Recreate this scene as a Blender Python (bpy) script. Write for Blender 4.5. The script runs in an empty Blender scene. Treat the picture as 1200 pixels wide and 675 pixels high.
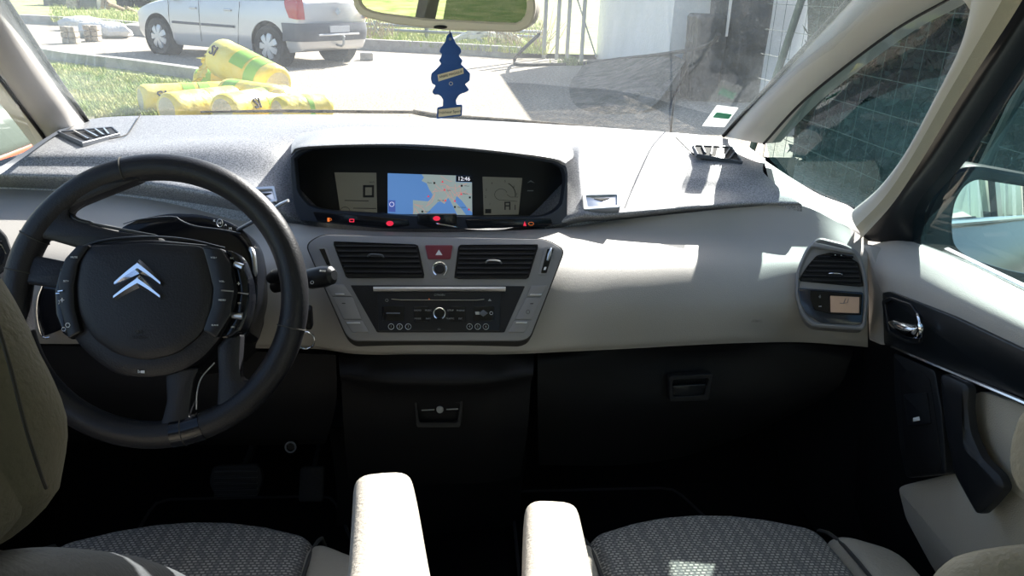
import bpy, bmesh, math, random
from math import sin, cos, tan, pi, radians, sqrt, atan2, hypot
from mathutils import Vector, Matrix
random.seed(7)
scene = bpy.context.scene
COL = scene.collection
V = Vector

# ------------------------------------------------------------------ camera
F_PX = 900.0
CAM = V((0, 0, 1.32))
_y, _p, _r = radians(5.8), radians(21.2), radians(2.2)
FW = V((sin(_y)*cos(_p), cos(_y)*cos(_p), -sin(_p)))
_R = V((cos(_y), -sin(_y), 0)); _U = _R.cross(FW)
RT = _R*cos(_r) + _U*sin(_r)
UP = _U*cos(_r) - _R*sin(_r)
cam_d = bpy.data.cameras.new('camera'); cam = bpy.data.objects.new('camera', cam_d); COL.objects.link(cam)
cam_d.sensor_width = 36; cam_d.lens = 36*F_PX/1200; cam_d.clip_start = 0.02; cam_d.clip_end = 500
cam.matrix_world = Matrix(((RT.x, UP.x, -FW.x, CAM.x), (RT.y, UP.y, -FW.y, CAM.y), (RT.z, UP.z, -FW.z, CAM.z), (0, 0, 0, 1)))
scene.camera = cam

def ray(px, py):
    return FW + RT*((px-600)/F_PX) + UP*((337.5-py)/F_PX)
def PY(px, py, Y): d = ray(px, py); return CAM + d*((Y-CAM.y)/d.y)
def PZ(px, py, Z): d = ray(px, py); return CAM + d*((Z-CAM.z)/d.z)
def PX(px, py, X): d = ray(px, py); return CAM + d*((X-CAM.x)/d.x)

# ------------------------------------------------------------------ materials
MATS = {}
def mat(name, color, rough=0.6, metal=0.0, spec=0.5, bump=0.0, bscale=300, var=None, vscale=40, vdetail=3, emit=None, estr=0, coat=0, sheen=0):
    m = bpy.data.materials.new(name); m.use_nodes = True
    nt = m.node_tree; b = nt.nodes['Principled BSDF']
    b.inputs['Base Color'].default_value = (*color, 1); b.inputs['Roughness'].default_value = rough
    b.inputs['Metallic'].default_value = metal; b.inputs['Specular IOR Level'].default_value = spec
    b.inputs['Coat Weight'].default_value = coat
    if sheen: b.inputs['Sheen Weight'].default_value = sheen
    if emit: b.inputs['Emission Color'].default_value = (*emit, 1); b.inputs['Emission Strength'].default_value = estr
    tc = nt.nodes.new('ShaderNodeTexCoord')
    if bump:
        n = nt.nodes.new('ShaderNodeTexNoise'); n.inputs['Scale'].default_value = bscale; n.inputs['Detail'].default_value = 3
        bp = nt.nodes.new('ShaderNodeBump'); bp.inputs['Strength'].default_value = bump; bp.inputs['Distance'].default_value = 1.0/bscale
        nt.links.new(tc.outputs['Object'], n.inputs['Vector']); nt.links.new(n.outputs[0], bp.inputs['Height']); nt.links.new(bp.outputs[0], b.inputs['Normal'])
    if var:
        n = nt.nodes.new('ShaderNodeTexNoise'); n.inputs['Scale'].default_value = vscale; n.inputs['Detail'].default_value = vdetail
        r = nt.nodes.new('ShaderNodeValToRGB'); r.color_ramp.elements[0].position = .35; r.color_ramp.elements[1].position = .65
        r.color_ramp.elements[0].color = (*color, 1); r.color_ramp.elements[1].color = (*var, 1)
        nt.links.new(tc.outputs['Object'], n.inputs['Vector']); nt.links.new(n.outputs[0], r.inputs[0]); nt.links.new(r.outputs[0], b.inputs['Base Color'])
    MATS[name] = m
    return m
mat('pad', (.11, .112, .12), .45, bump=.3, bscale=900, var=(.36, .36, .37), vscale=420, spec=.8)
mat('beige', (.37, .348, .32), .55, bump=.25, bscale=700, spec=.4)
mat('cream_trim', (.62, .585, .55), .6, bump=.2, bscale=900, spec=.3)
mat('cream_fabric', (.46, .42, .35), .9, bump=.5, bscale=500, spec=.2, sheen=.2)
mat('leather', (.43, .39, .34), .55, bump=.35, bscale=260, spec=.4)
mat('seat_leather', (.33, .30, .25), .6, bump=.3, bscale=260, spec=.4)
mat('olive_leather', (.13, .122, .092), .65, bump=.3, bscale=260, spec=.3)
mat('seam', (.04, .038, .035), .8)
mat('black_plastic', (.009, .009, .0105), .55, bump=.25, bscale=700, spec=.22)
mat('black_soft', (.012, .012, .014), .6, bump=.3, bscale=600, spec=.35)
mat('dark_leather', (.014, .0145, .018), .42, bump=.2, bscale=420, spec=.35)
mat('gloss_black', (.006, .007, .010), .16, spec=.4)
mat('navy_gloss', (.012, .018, .03), .18, spec=.6)
mat('satin_black', (.012, .013, .016), .38, spec=.35)
mat('grey_panel', (.235, .23, .235), .42, bump=.1, bscale=900, spec=.5)
mat('slate', (.10, .11, .13), .45, spec=.5)
mat('navy_rim', (.028, .036, .055), .45, spec=.4)
mat('carpet', (.006, .006, .007), .95, bump=.8, bscale=350, spec=.1)
mat('carpet_edge', (.035, .035, .04), .9)
mat('chrome', (.85, .86, .9), .12, metal=1)
mat('satin_silver', (.62, .63, .65), .3, metal=1)
mat('mirror_glass', (.86, .9, .89), .01, metal=1)
mat('lcd', (.20, .205, .17), .8, spec=.1, emit=(.5, .5, .4), estr=.06)
mat('lcd_dark', (.02, .022, .02), .5)
mat('white_print', (.72, .74, .76), .6)
mat('dim_print', (.28, .29, .30), .6)
mat('emboss', (.035, .035, .038), .7)
mat('beige_mark', (.30, .28, .25), .7)
mat('hazard_red', (.17, .018, .035), .4)
mat('icon_red', (.5, .02, .05), .5, emit=(1, .03, .08), estr=.55)
mat('icon_orange', (.5, .12, .02), .5, emit=(1, .22, .04), estr=.55)
mat('sea', (.05, .13, .32), .4, emit=(.12, .28, .62), estr=.55)
mat('land', (.2, .25, .27), .4, emit=(.30, .37, .36), estr=.6)
mat('road', (.4, .2, .18), .4, emit=(.55, .27, .24), estr=.6)
mat('map_badge', (.04, .07, .25), .4, emit=(.07, .12, .42), estr=.6)
mat('clock_white', (.8, .8, .8), .5, emit=(.9, .9, 1), estr=.7)
mat('map_black', (.01, .01, .012), .5)
mat('display', (.009, .011, .014), .3, spec=.4)
mat('climate_lcd', (.30, .22, .16), .4, emit=(.5, .33, .22), estr=.12)
mat('rubber', (.02, .02, .022), .75, bump=.2, bscale=100)
mat('mirror_frame', (.86, .79, .74), .5)
mat('freshener_blue', (.03, .11, .42), .6, bump=.1, bscale=400)
mat('tag_cream', (.88, .80, .64), .7)
mat('ink', (.02, .02, .06), .7)
mat('sticker_white', (.75, .78, .78), .6)
mat('sticker_green', (.05, .42, .22), .6)
mat('paper', (.8, .83, .82), .7)
mat('door_cream', (.47, .44, .41), .7, bump=.3, bscale=600, spec=.25)
mat('shaded_leather', (.065, .07, .076), .6, bump=.3, bscale=260, spec=.3)  # seat leather made darker and bluer, its shade put into the colour
mat('headliner', (.72, .70, .66), .9, bump=.4, bscale=400)
mat('body_black', (.01, .012, .016), .25, spec=.15)
mat('door_black', (.010, .012, .015), .28, spec=.45)
mat('car_silver', (.62, .63, .66), .32, metal=.35, coat=.5)
mat('car_grey_plastic', (.10, .11, .135), .55)
mat('car_glass', (.03, .045, .05), .06, spec=.8)
mat('tyre', (.03, .03, .032), .85, bump=.4, bscale=60)
mat('hubcap', (.60, .61, .63), .35, metal=.4)
mat('tail_red', (.42, .012, .02), .2, coat=.6)
mat('tail_clear', (.7, .6, .6), .15)
mat('plate_white', (.62, .64, .68), .5)
mat('roll_yellow', (.88, .66, .06), .4, bump=.15, bscale=9, var=(.90, .76, .22), vscale=4)
mat('roll_green', (.28, .55, .06), .4)
mat('roll_end', (.62, .56, .38), .9, bump=.6, bscale=40)
mat('lawn', (.20, .27, .06), .95, bump=.6, bscale=30, var=(.42, .40, .16), vscale=3)
mat('grass', (.22, .34, .06), .8, var=(.50, .48, .18), vscale=5)
mat('gravel', (.46, .40, .32), .95, bump=1.0, bscale=34, var=(.24, .21, .17), vscale=26, vdetail=8)
mat('concrete', (.42, .41, .38), .9, bump=.4, bscale=40, var=(.30, .29, .27), vscale=5)
mat('stone', (.55, .47, .36), .9, bump=.7, bscale=30, var=(.32, .26, .20), vscale=12)
mat('rubble_white', (.7, .68, .64), .9, bump=.5, bscale=15)
mat('wood', (.42, .30, .19), .8, bump=.4, bscale=40, var=(.28, .19, .12), vscale=14)
mat('post_grey', (.40, .40, .38), .85, bump=.3, bscale=40)
mat('wall_white', (.82, .83, .81), .85, bump=.2, bscale=14, var=(.74, .76, .73), vscale=1.4)
mat('wall_green', (.30, .36, .33), .8, bump=.2, bscale=14)
mat('tarp_black', (.02, .024, .026), .6, bump=.6, bscale=5)
mat('hedge', (.004, .010, .007), .9, bump=.8, bscale=12, var=(.014, .028, .016), vscale=7)
mat('shaded_gravel', (.27, .23, .19), .95, bump=.9, bscale=14, var=(.13, .12, .09), vscale=5)  # gravel tone darkened, the yard's shade put into the colour
mat('leaf', (.008, .024, .014), .6, var=(.02, .045, .022), vscale=3)
mat('wire_green', (.05, .10, .085), .5)
mat('steel_grey', (.36, .38, .40), .5, metal=.3)
mat('orange_paint', (.75, .12, .05), .35)
mat('grey_green', (.13, .17, .145), .5)
mat('blue_tarp', (.10, .20, .34), .45, bump=.8, bscale=4)
mat('dark_car', (.03, .05, .07), .3, coat=.4)
mat('dry_twig', (.40, .33, .24), .9)

def woven():
    m = bpy.data.materials.new('seat_weave'); m.use_nodes = True; nt = m.node_tree; b = nt.nodes['Principled BSDF']
    b.inputs['Roughness'].default_value = .95; b.inputs['Specular IOR Level'].default_value = .1
    tc = nt.nodes.new('ShaderNodeTexCoord')
    br = nt.nodes.new('ShaderNodeTexBrick'); br.offset = .5
    br.inputs['Scale'].default_value = 1; br.inputs['Brick Width'].default_value = .0080; br.inputs['Row Height'].default_value = .0056
    br.inputs['Mortar Size'].default_value = .0016; br.inputs['Mortar Smooth'].default_value = .3
    br.inputs['Color1'].default_value = (.52, .49, .44, 1); br.inputs['Color2'].default_value = (.40, .375, .34, 1); br.inputs['Mortar'].default_value = (.15, .145, .14, 1)
    wv = nt.nodes.new('ShaderNodeTexWave'); wv.inputs['Scale'].default_value = 14; wv.inputs['Distortion'].default_value = 5; wv.inputs['Detail Scale'].default_value = 2
    mx = nt.nodes.new('ShaderNodeMix'); mx.data_type = 'RGBA'; mx.inputs['B'].default_value = (.15, .15, .15, 1)
    cr = nt.nodes.new('ShaderNodeValToRGB'); cr.color_ramp.elements[0].position = .55; cr.color_ramp.elements[1].position = .9; cr.color_ramp.elements[1].color = (.6, .6, .6, 1)
    nt.links.new(tc.outputs['Object'], br.inputs['Vector']); nt.links.new(tc.outputs['Object'], wv.inputs['Vector'])
    nt.links.new(wv.outputs[0], cr.inputs[0]); nt.links.new(cr.outputs[0], mx.inputs['Factor']); nt.links.new(br.outputs[0], mx.inputs['A'])
    nt.links.new(mx.outputs['Result'], b.inputs['Base Color'])
    bp = nt.nodes.new('ShaderNodeBump'); bp.inputs['Strength'].default_value = .6; bp.inputs['Distance'].default_value = .002; bp.invert = True
    nt.links.new(br.outputs['Fac'], bp.inputs['Height']); nt.links.new(bp.outputs[0], b.inputs['Normal'])
    MATS['seat_weave'] = m
woven()

def glass(name, tint, dirt, dirt_scale=6, streak=0.0, seed=0.0, refl=.04, dust=(.52, .58, .6)):
    """clear pane with a thin film of dust on it"""
    m = bpy.data.materials.new(name); m.use_nodes = True; nt = m.node_tree; nt.nodes.clear()
    out = nt.nodes.new('ShaderNodeOutputMaterial'); tr = nt.nodes.new('ShaderNodeBsdfTransparent'); tr.inputs[0].default_value = (*tint, 1)
    gl = nt.nodes.new('ShaderNodeBsdfGlossy'); gl.inputs['Roughness'].default_value = .02
    lw = nt.nodes.new('ShaderNodeLayerWeight'); lw.inputs[0].default_value = .5
    pw = nt.nodes.new('ShaderNodeMath'); pw.operation = 'POWER'; pw.inputs[1].default_value = 4; nt.links.new(lw.outputs['Facing'], pw.inputs[0])
    ma = nt.nodes.new('ShaderNodeMath'); ma.operation = 'MULTIPLY_ADD'; ma.inputs[1].default_value = .8; ma.inputs[2].default_value = refl; nt.links.new(pw.outputs[0], ma.inputs[0])
    mx = nt.nodes.new('ShaderNodeMixShader'); mx.name = 'reflection'; nt.links.new(ma.outputs[0], mx.inputs[0]); nt.links.new(tr.outputs[0], mx.inputs[1]); nt.links.new(gl.outputs[0], mx.inputs[2])
    tl = nt.nodes.new('ShaderNodeBsdfTranslucent'); tl.inputs[0].default_value = tuple(min(1, c*1.4) for c in dust)+(1,)
    df = nt.nodes.new('ShaderNodeBsdfDiffuse'); df.inputs[0].default_value = (*dust, 1)
    m2 = nt.nodes.new('ShaderNodeMixShader'); m2.inputs[0].default_value = .4; nt.links.new(tl.outputs[0], m2.inputs[1]); nt.links.new(df.outputs[0], m2.inputs[2])
    tc = nt.nodes.new('ShaderNodeTexCoord'); mp = nt.nodes.new('ShaderNodeMapping'); mp.inputs['Location'].default_value = (seed, seed, 0)
    n = nt.nodes.new('ShaderNodeTexNoise'); n.inputs['Scale'].default_value = dirt_scale; n.inputs['Detail'].default_value = 6; n.inputs['Roughness'].default_value = .65
    nt.links.new(tc.outputs['Object'], mp.inputs[0]); nt.links.new(mp.outputs[0], n.inputs['Vector'])
    mr = nt.nodes.new('ShaderNodeMapRange'); mr.inputs['From Min'].default_value = .35; mr.inputs['From Max'].default_value = .75
    mr.inputs['To Min'].default_value = dirt*.55; mr.inputs['To Max'].default_value = dirt*1.5
    nt.links.new(n.outputs[0], mr.inputs[0])
    # fine specks and smears
    n2 = nt.nodes.new('ShaderNodeTexNoise'); n2.inputs['Scale'].default_value = dirt_scale*22; n2.inputs['Detail'].default_value = 4
    nt.links.new(mp.outputs[0], n2.inputs['Vector'])
    m3 = nt.nodes.new('ShaderNodeMapRange'); m3.inputs['From Min'].default_value = .66; m3.inputs['From Max'].default_value = .74
    m3.inputs['To Min'].default_value = 0; m3.inputs['To Max'].default_value = dirt*1.2 + streak
    nt.links.new(n2.outputs[0], m3.inputs[0])
    ad = nt.nodes.new('ShaderNodeMath'); nt.links.new(mr.outputs[0], ad.inputs[0]); nt.links.new(m3.outputs[0], ad.inputs[1])
    m4 = nt.nodes.new('ShaderNodeMixShader'); nt.links.new(ad.outputs[0], m4.inputs[0]); nt.links.new(mx.outputs[0], m4.inputs[1]); nt.links.new(m2.outputs[0], m4.inputs[2])
    nt.links.new(m4.outputs[0], out.inputs[0]); MATS[name] = m
glass('windscreen_glass', (.97, .985, .98), .038, 5, .02)
glass('side_glass', (.60, .74, .73), .030, 7, .02, 3.0, .02, (.20, .44, .50))
glass('privacy_glass', (.13, .15, .14), .10, 7, .01, 5.0, .03, (.30, .34, .32))
glass('dust_haze', (.99, .99, .99), .13, 14, .30, 1.0)

# ------------------------------------------------------------------ mesh helpers
class MB:
    def __init__(s): s.v = []; s.f = []
    def add(s, vs, fs):
        o = len(s.v); s.v += [V(p) for p in vs]; s.f += [tuple(i+o for i in f) for f in fs]; return s
    def grid(s, g, closed=False, flip=False):
        n, m = len(g), len(g[0]); vs = [p for r in g for p in r]; fs = []
        for i in range(n-1):
            for j in range(m if closed else m-1):
                a = (i*m+j, i*m+(j+1) % m, (i+1)*m+(j+1) % m, (i+1)*m+j); fs.append(a[::-1] if flip else a)
        return s.add(vs, fs)
    def box(s, c, size, M=None):
        x, y, z = [d/2 for d in size]; vs = [V((sx*x, sy*y, sz*z)) for sx in (-1, 1) for sy in (-1, 1) for sz in (-1, 1)]
        if M: vs = [M @ p for p in vs]
        vs = [p+V(c) for p in vs]
        return s.add(vs, [(0, 1, 3, 2), (4, 6, 7, 5), (0, 4, 5, 1), (2, 3, 7, 6), (0, 2, 6, 4), (1, 5, 7, 3)])
    def rbox(s, c, size, r=.01, M=None, n=4, fn=None):
        h = V(size)/2; r = min(r, h.x*.99, h.y*.99, h.z*.99); inn = V((h.x-r, h.y-r, h.z-r))
        ts = [sin((i/n-.5)*pi/2)/sin(pi/4) for i in range(n+1)]
        def line(k): 
            a = [-inn[k] + (t-1)*r*.5 for t in ts]; b = [inn[k] + (t+1)*r*.5 for t in ts]
            if fn: 
                q = 6; mid = [-inn[k]+2*inn[k]*i/q for i in range(1, q)]; return a+mid+b
            return a+b
        for ax in range(3):
            a1, a2 = (ax+1) % 3, (ax+2) % 3
            for sg in (-1, 1):
                g = []
                for p in line(a1):
                    row = []
                    for q in line(a2):
                        w = V((0, 0, 0)); w[ax] = sg*h[ax]; w[a1] = p; w[a2] = q
                        cl = V([max(-inn[k], min(inn[k], w[k])) for k in range(3)]); d = w-cl
                        w = cl + d.normalized()*r
                        if fn: w = fn(w)
                        if M: w = M @ w
                        row.append(w+V(c))
                    g.append(row)
                s.grid(g, flip=(sg < 0))
        return s
    def tube(s, path, r, seg=12, closed=False, caps=True, squash=None):
        P = [V(p) for p in path]; n = len(P); R = r if isinstance(r, (list, tuple)) else [r]*n
        rows = []; prev = None
        for i in range(n):
            t = (P[(i+1) % n]-P[i-1]) if closed else (P[min(i+1, n-1)]-P[max(i-1, 0)])
            t.normalize()
            if prev is None: a = V((0, 0, 1)) if abs(t.z) < .9 else V((1, 0, 0)); u = t.cross(a).normalized()
            else: u = (prev-t*prev.dot(t)).normalized()
            prev = u; w = t.cross(u)
            k = squash or 1
            rows.append([P[i]+(u*cos(2*pi*j/seg)+w*sin(2*pi*j/seg)*k)*R[i] for j in range(seg)])
        if closed: rows.append(rows[0])
        s.grid(rows, closed=True)
        if caps and not closed:
            o = len(s.v); s.add(rows[0], [tuple(range(seg))[::-1]]); s.add(rows[-1], [tuple(range(seg))])
        return s
    def lathe(s, prof, M, seg=32):
        """prof: (radius, height) pairs about local z"""
        rows = [[M @ V((r*cos(2*pi*j/seg), r*sin(2*pi*j/seg), h)) for j in range(seg)] for r, h in prof]
        return s.grid(rows, closed=True)
    def ball(s, c, r, sc=(1, 1, 1), seg=14):
        rows = []
        for i in range(seg//2+1):
            a = pi*i/(seg//2); rr = max(sin(a), 1e-3)
            rows.append([V(c)+V((r*sc[0]*rr*cos(2*pi*j/seg), r*sc[1]*rr*sin(2*pi*j/seg), -r*sc[2]*cos(a))) for j in range(seg)])
        return s.grid(rows, closed=True)

def cr(p0, p1, p2, p3, t):
    return .5*((2*p1)+(p2-p0)*t+(2*p0-5*p1+4*p2-p3)*t*t+(3*p1-p0-3*p2+p3)*t**3)
def spline(P, n, closed=False):
    P = [V(p) for p in P]; m = len(P); out = []
    segs = m if closed else m-1
    L = [0]
    for i in range(segs): L.append(L[-1]+max((P[(i+1) % m]-P[i]).length, 1e-6))
    for k in range(n):
        d = L[-1]*k/(n if closed else n-1); i = 0
        while i < segs-1 and d > L[i+1]: i += 1
        t = (d-L[i])/(L[i+1]-L[i]); t = min(max(t, 0), 1)
        if closed: a, b, c, e = P[i-1], P[i], P[(i+1) % m], P[(i+2) % m]
        else:
            b, c = P[i], P[i+1]; a = P[i-1] if i else b*2-c; e = P[i+2] if i+2 < m else c*2-b
        out.append(cr(a, b, c, e, t))
    return out
def spline_u(P, n):
    """uniform-parameter spline so matching control columns stay aligned"""
    P = [V(p) for p in P]; m = len(P); out = []
    for k in range(n):
        x = (m-1)*k/(n-1); i = min(int(x), m-2); t = x-i; b, c = P[i], P[i+1]
        a = P[i-1] if i else b*2-c; e = P[i+2] if i+2 < m else c*2-b
        out.append(cr(a, b, c, e, t))
    return out
def loft(rows, nu=48, nv=24, uniform=False):
    f = spline_u if uniform else spline
    R = [f(r, nu) for r in rows]; cols = [spline_u([R[i][j] for i in range(len(R))], nv) for j in range(nu)]
    return [[cols[j][i] for j in range(nu)] for i in range(nv)]

class Frame:
    def __init__(s, o, right, up):
        s.o = V(o); s.u = V(right).normalized(); n = s.u.cross(V(up)).normalized()
        s.n = n; s.v = n.cross(s.u).normalized()
        if (CAM-s.o).dot(s.n) < 0: raise ValueError('frame faces away')
    def uv(s, px, py):
        d = ray(px, py); t = (s.o-CAM).dot(s.n)/d.dot(s.n); q = CAM+d*t-s.o; return (q.dot(s.u), q.dot(s.v))
    def w(s, u, v, h=0): return s.o+s.u*u+s.v*v+s.n*h
    def at(s, px, py, h=0): return s.w(*s.uv(px, py), h)
    def M(s, px, py, h=0, ang=0):
        o = s.at(px, py, h); u = s.u*cos(ang)+s.v*sin(ang); v = s.v*cos(ang)-s.u*sin(ang)
        return Matrix(((u.x, v.x, s.n.x, o.x), (u.y, v.y, s.n.y, o.y), (u.z, v.z, s.n.z, o.z), (0, 0, 0, 1)))
    def scale(s, px, py): a = s.uv(px-5, py); b = s.uv(px+5, py); return hypot(b[0]-a[0], b[1]-a[1])/10

def area(p): return .5*sum(p[i][0]*p[(i+1) % len(p)][1]-p[(i+1) % len(p)][0]*p[i][1] for i in range(len(p)))
def ccw(p): return list(p) if area(p) > 0 else list(p)[::-1]
def roundp(p, r, seg=4):
    out = []; n = len(p)
    for i in range(n):
        a, b, c = V(p[i-1]), V(p[i]), V(p[(i+1) % n]); d1, d2 = a-b, c-b
        k = min(r, d1.length*.45, d2.length*.45)
        if k < 1e-6: out.append((b.x, b.y)); continue
        s_, e = b+d1.normalized()*k, b+d2.normalized()*k
        for j in range(seg+1):
            t = j/seg; q = s_*(1-t)**2+b*2*t*(1-t)+e*t*t; out.append((q.x, q.y))
    return out
def offset(p, d):
    out = []; n = len(p)
    for i in range(n):
        a, b, c = V(p[i-1]), V(p[i]), V(p[(i+1) % n])
        e1, e2 = (b-a), (c-b)
        if e1.length < 1e-9: e1 = e2
        if e2.length < 1e-9: e2 = e1
        n1 = V((-e1.y, e1.x)).normalized(); n2 = V((-e2.y, e2.x)).normalized(); m = n1+n2
        if m.length < .2: m = n1
        m.normalize(); q = b+m*(d/max(m.dot(n1), .5)); out.append((q.x, q.y))
    return out
def plate(fr, px, h0, h1, bev=.0015, rnd=0.003, mb=None, px_in=True, dome=None, seg=4):
    """solid slab on a plane: outline given by its corners on that plane, from h0 up to h1, with an eased edge"""
    mb = mb or MB(); p = [fr.uv(*q) for q in px] if px_in else list(px)
    p = ccw(p)
    if rnd: p = roundp(p, rnd, seg)
    n = len(p); rings = [[fr.w(u, v, h0) for u, v in p], [fr.w(u, v, h1-bev) for u, v in p]]
    if bev:
        for k in (.3, 1): q = offset(p, bev*(1-cos(k*pi/2)) if k < 1 else bev); rings.append([fr.w(u, v, h1-bev+bev*sin(k*pi/2)) for u, v in q])
    else: q = p
    if dome:
        cu = sum(a for a, b in q)/n; cv = sum(b for a, b in q)/n
        for k in (.85, .6, .3, .02): rings.append([fr.w(cu+(u-cu)*k, cv+(v-cv)*k, h1+dome*(1-k*k)) for u, v in q])
    mb.grid(rings, closed=True)
    from mathutils.geometry import tessellate_polygon
    tris = tessellate_polygon([[V((u, v, 0)) for u, v in p]])
    mb.add(rings[-1], tris); mb.add(rings[0], [t[::-1] for t in tris])
    return mb
def resample(p, N):
    L = [0]; n = len(p)
    for i in range(n): L.append(L[-1]+hypot(p[(i+1) % n][0]-p[i][0], p[(i+1) % n][1]-p[i][1]))
    out = []; i = 0
    for k in range(N):
        d = L[-1]*k/N
        while d > L[i+1]: i += 1
        t = (d-L[i])/max(L[i+1]-L[i], 1e-9); a, b = p[i], p[(i+1) % n]; out.append((a[0]+(b[0]-a[0])*t, a[1]+(b[1]-a[1])*t))
    return out
def by_angle(p, c, N):
    out = []; q = resample(p, N*6)
    for k in range(N):
        a = 2*pi*k/N; best = min(q, key=lambda r: abs((atan2(r[1]-c[1], r[0]-c[0])-a+pi) % (2*pi)-pi)); out.append(best)
    return out
def ring(fr, outer, inner, h0, h1, rnd=.004, N=96, hin=None, mb=None, bev=.001):
    """slab with a hole"""
    mb = mb or MB(); po = roundp(ccw([fr.uv(*q) for q in outer]), rnd); pi_ = roundp(ccw([fr.uv(*q) for q in inner]), rnd)
    c = (sum(a for a, b in pi_)/len(pi_), sum(b for a, b in pi_)/len(pi_))
    A = by_angle(po, c, N); B = by_angle(pi_, c, N); hin = h1 if hin is None else hin
    rows = [[fr.w(*q, h0) for q in B], [fr.w(*q, h0) for q in A], [fr.w(*q, h1-bev) for q in A], [fr.w(*q, h1) for q in offset(A, bev)], [fr.w(*q, hin) for q in offset(B, -bev)], [fr.w(*q, hin-bev) for q in B], [fr.w(*q, h0) for q in B]]
    return mb.grid(rows, closed=True)

def ob(name, mb, m, parent=None, smooth=35, local=False, label=None, mods=None):
    me = bpy.data.meshes.new(name); me.from_pydata([tuple(p) for p in mb.v], [], mb.f); me.update()
    bm = bmesh.new(); bm.from_mesh(me); bmesh.ops.remove_doubles(bm, verts=bm.verts, dist=1e-5); bmesh.ops.recalc_face_normals(bm, faces=bm.faces); bm.to_mesh(me); bm.free()
    if smooth: 
        me.polygons.foreach_set('use_smooth', [True]*len(me.polygons)); me.set_sharp_from_angle(angle=radians(smooth))
    me.materials.append(MATS[m] if isinstance(m, str) else m)
    o = bpy.data.objects.new(name, me); COL.objects.link(o)
    if parent is not None:
        o.parent = parent
        if parent.type == 'EMPTY' and not local: o.location = -parent.location
    if label: o['label'] = label
    return o
def thing(name, label, cat, loc=(0, 0, 0), group=None, rot=None):
    o = bpy.data.objects.new(name, None); COL.objects.link(o); o.location = loc; o.empty_display_size = .05
    if rot: o.rotation_euler = rot
    o['label'] = label; o['category'] = cat
    if group: o['group'] = group
    return o
def tag(o, label, cat, group=None, kind=None):
    o['label'] = label; o['category'] = cat
    if group: o['group'] = group
    if kind: o['kind'] = kind
    return o
def struct(name, mb, m, smooth=35, label=None):
    o = ob(name, mb, m, None, smooth); o['kind'] = 'structure'
    if label: o['label'] = label
    return o
def dup(root, loc=None, rot=None, label=None):
    r = root.copy(); COL.objects.link(r)
    if loc is not None: r.location = loc
    if rot is not None: r.rotation_euler = rot
    if label: r['label'] = label
    for ch in list(root.children):
        c = ch.copy(); COL.objects.link(c); c.parent = r
        for g in list(ch.children):
            d = g.copy(); COL.objects.link(d); d.parent = c
    return r
def text_mb(items, mb=None, depth=.0003):
    """items: (string, matrix, height)"""
    mb = mb or MB()
    for s_, M, h in items:
        cu = bpy.data.curves.new('t', 'FONT'); cu.body = s_; cu.size = h*1.38; cu.align_x = 'CENTER'; cu.align_y = 'CENTER'; cu.extrude = depth; cu.resolution_u = 2
        o = bpy.data.objects.new('t', cu); COL.objects.link(o); dg = bpy.context.evaluated_depsgraph_get(); me = bpy.data.meshes.new_from_object(o.evaluated_get(dg))
        mb.add([M @ v.co for v in me.vertices], [tuple(p.vertices) for p in me.polygons])
        bpy.data.objects.remove(o); bpy.data.curves.remove(cu); bpy.data.meshes.remove(me)
    return mb
def ftext(fr, items, h0=.0004, mb=None, depth=.0003):
    """items: (string, px, py, height px[, angle])"""
    return text_mb([(i[0], fr.M(i[1], i[2], h0, i[4] if len(i) > 4 else 0), i[3]*fr.scale(i[1], i[2])) for i in items], mb, depth)
def letters(name, fr, items, h0, m, parent, depth=.0003):
    # every word is a mesh of its own
    for it in items: ob(name, ftext(fr, [it], h0, None, depth), m, parent)
def circ(px, py, r, n=20): return [(px+r*cos(2*pi*i/n), py+r*sin(2*pi*i/n)) for i in range(n)]

def paper():
    m = MATS['sticker_white']; nt = m.node_tree; out = nt.nodes['Material Output']; p = nt.nodes['Principled BSDF']
    tl = nt.nodes.new('ShaderNodeBsdfTranslucent'); tl.inputs[0].default_value = (.8, .83, .82, 1); mx = nt.nodes.new('ShaderNodeMixShader'); mx.inputs[0].default_value = .55
    nt.links.new(p.outputs[0], mx.inputs[1]); nt.links.new(tl.outputs[0], mx.inputs[2]); tr = nt.nodes.new('ShaderNodeBsdfTransparent'); m2 = nt.nodes.new('ShaderNodeMixShader'); m2.inputs[0].default_value = .45; nt.links.new(mx.outputs[0], m2.inputs[1]); nt.links.new(tr.outputs[0], m2.inputs[2]); nt.links.new(m2.outputs[0], out.inputs[0])
paper()

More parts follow.
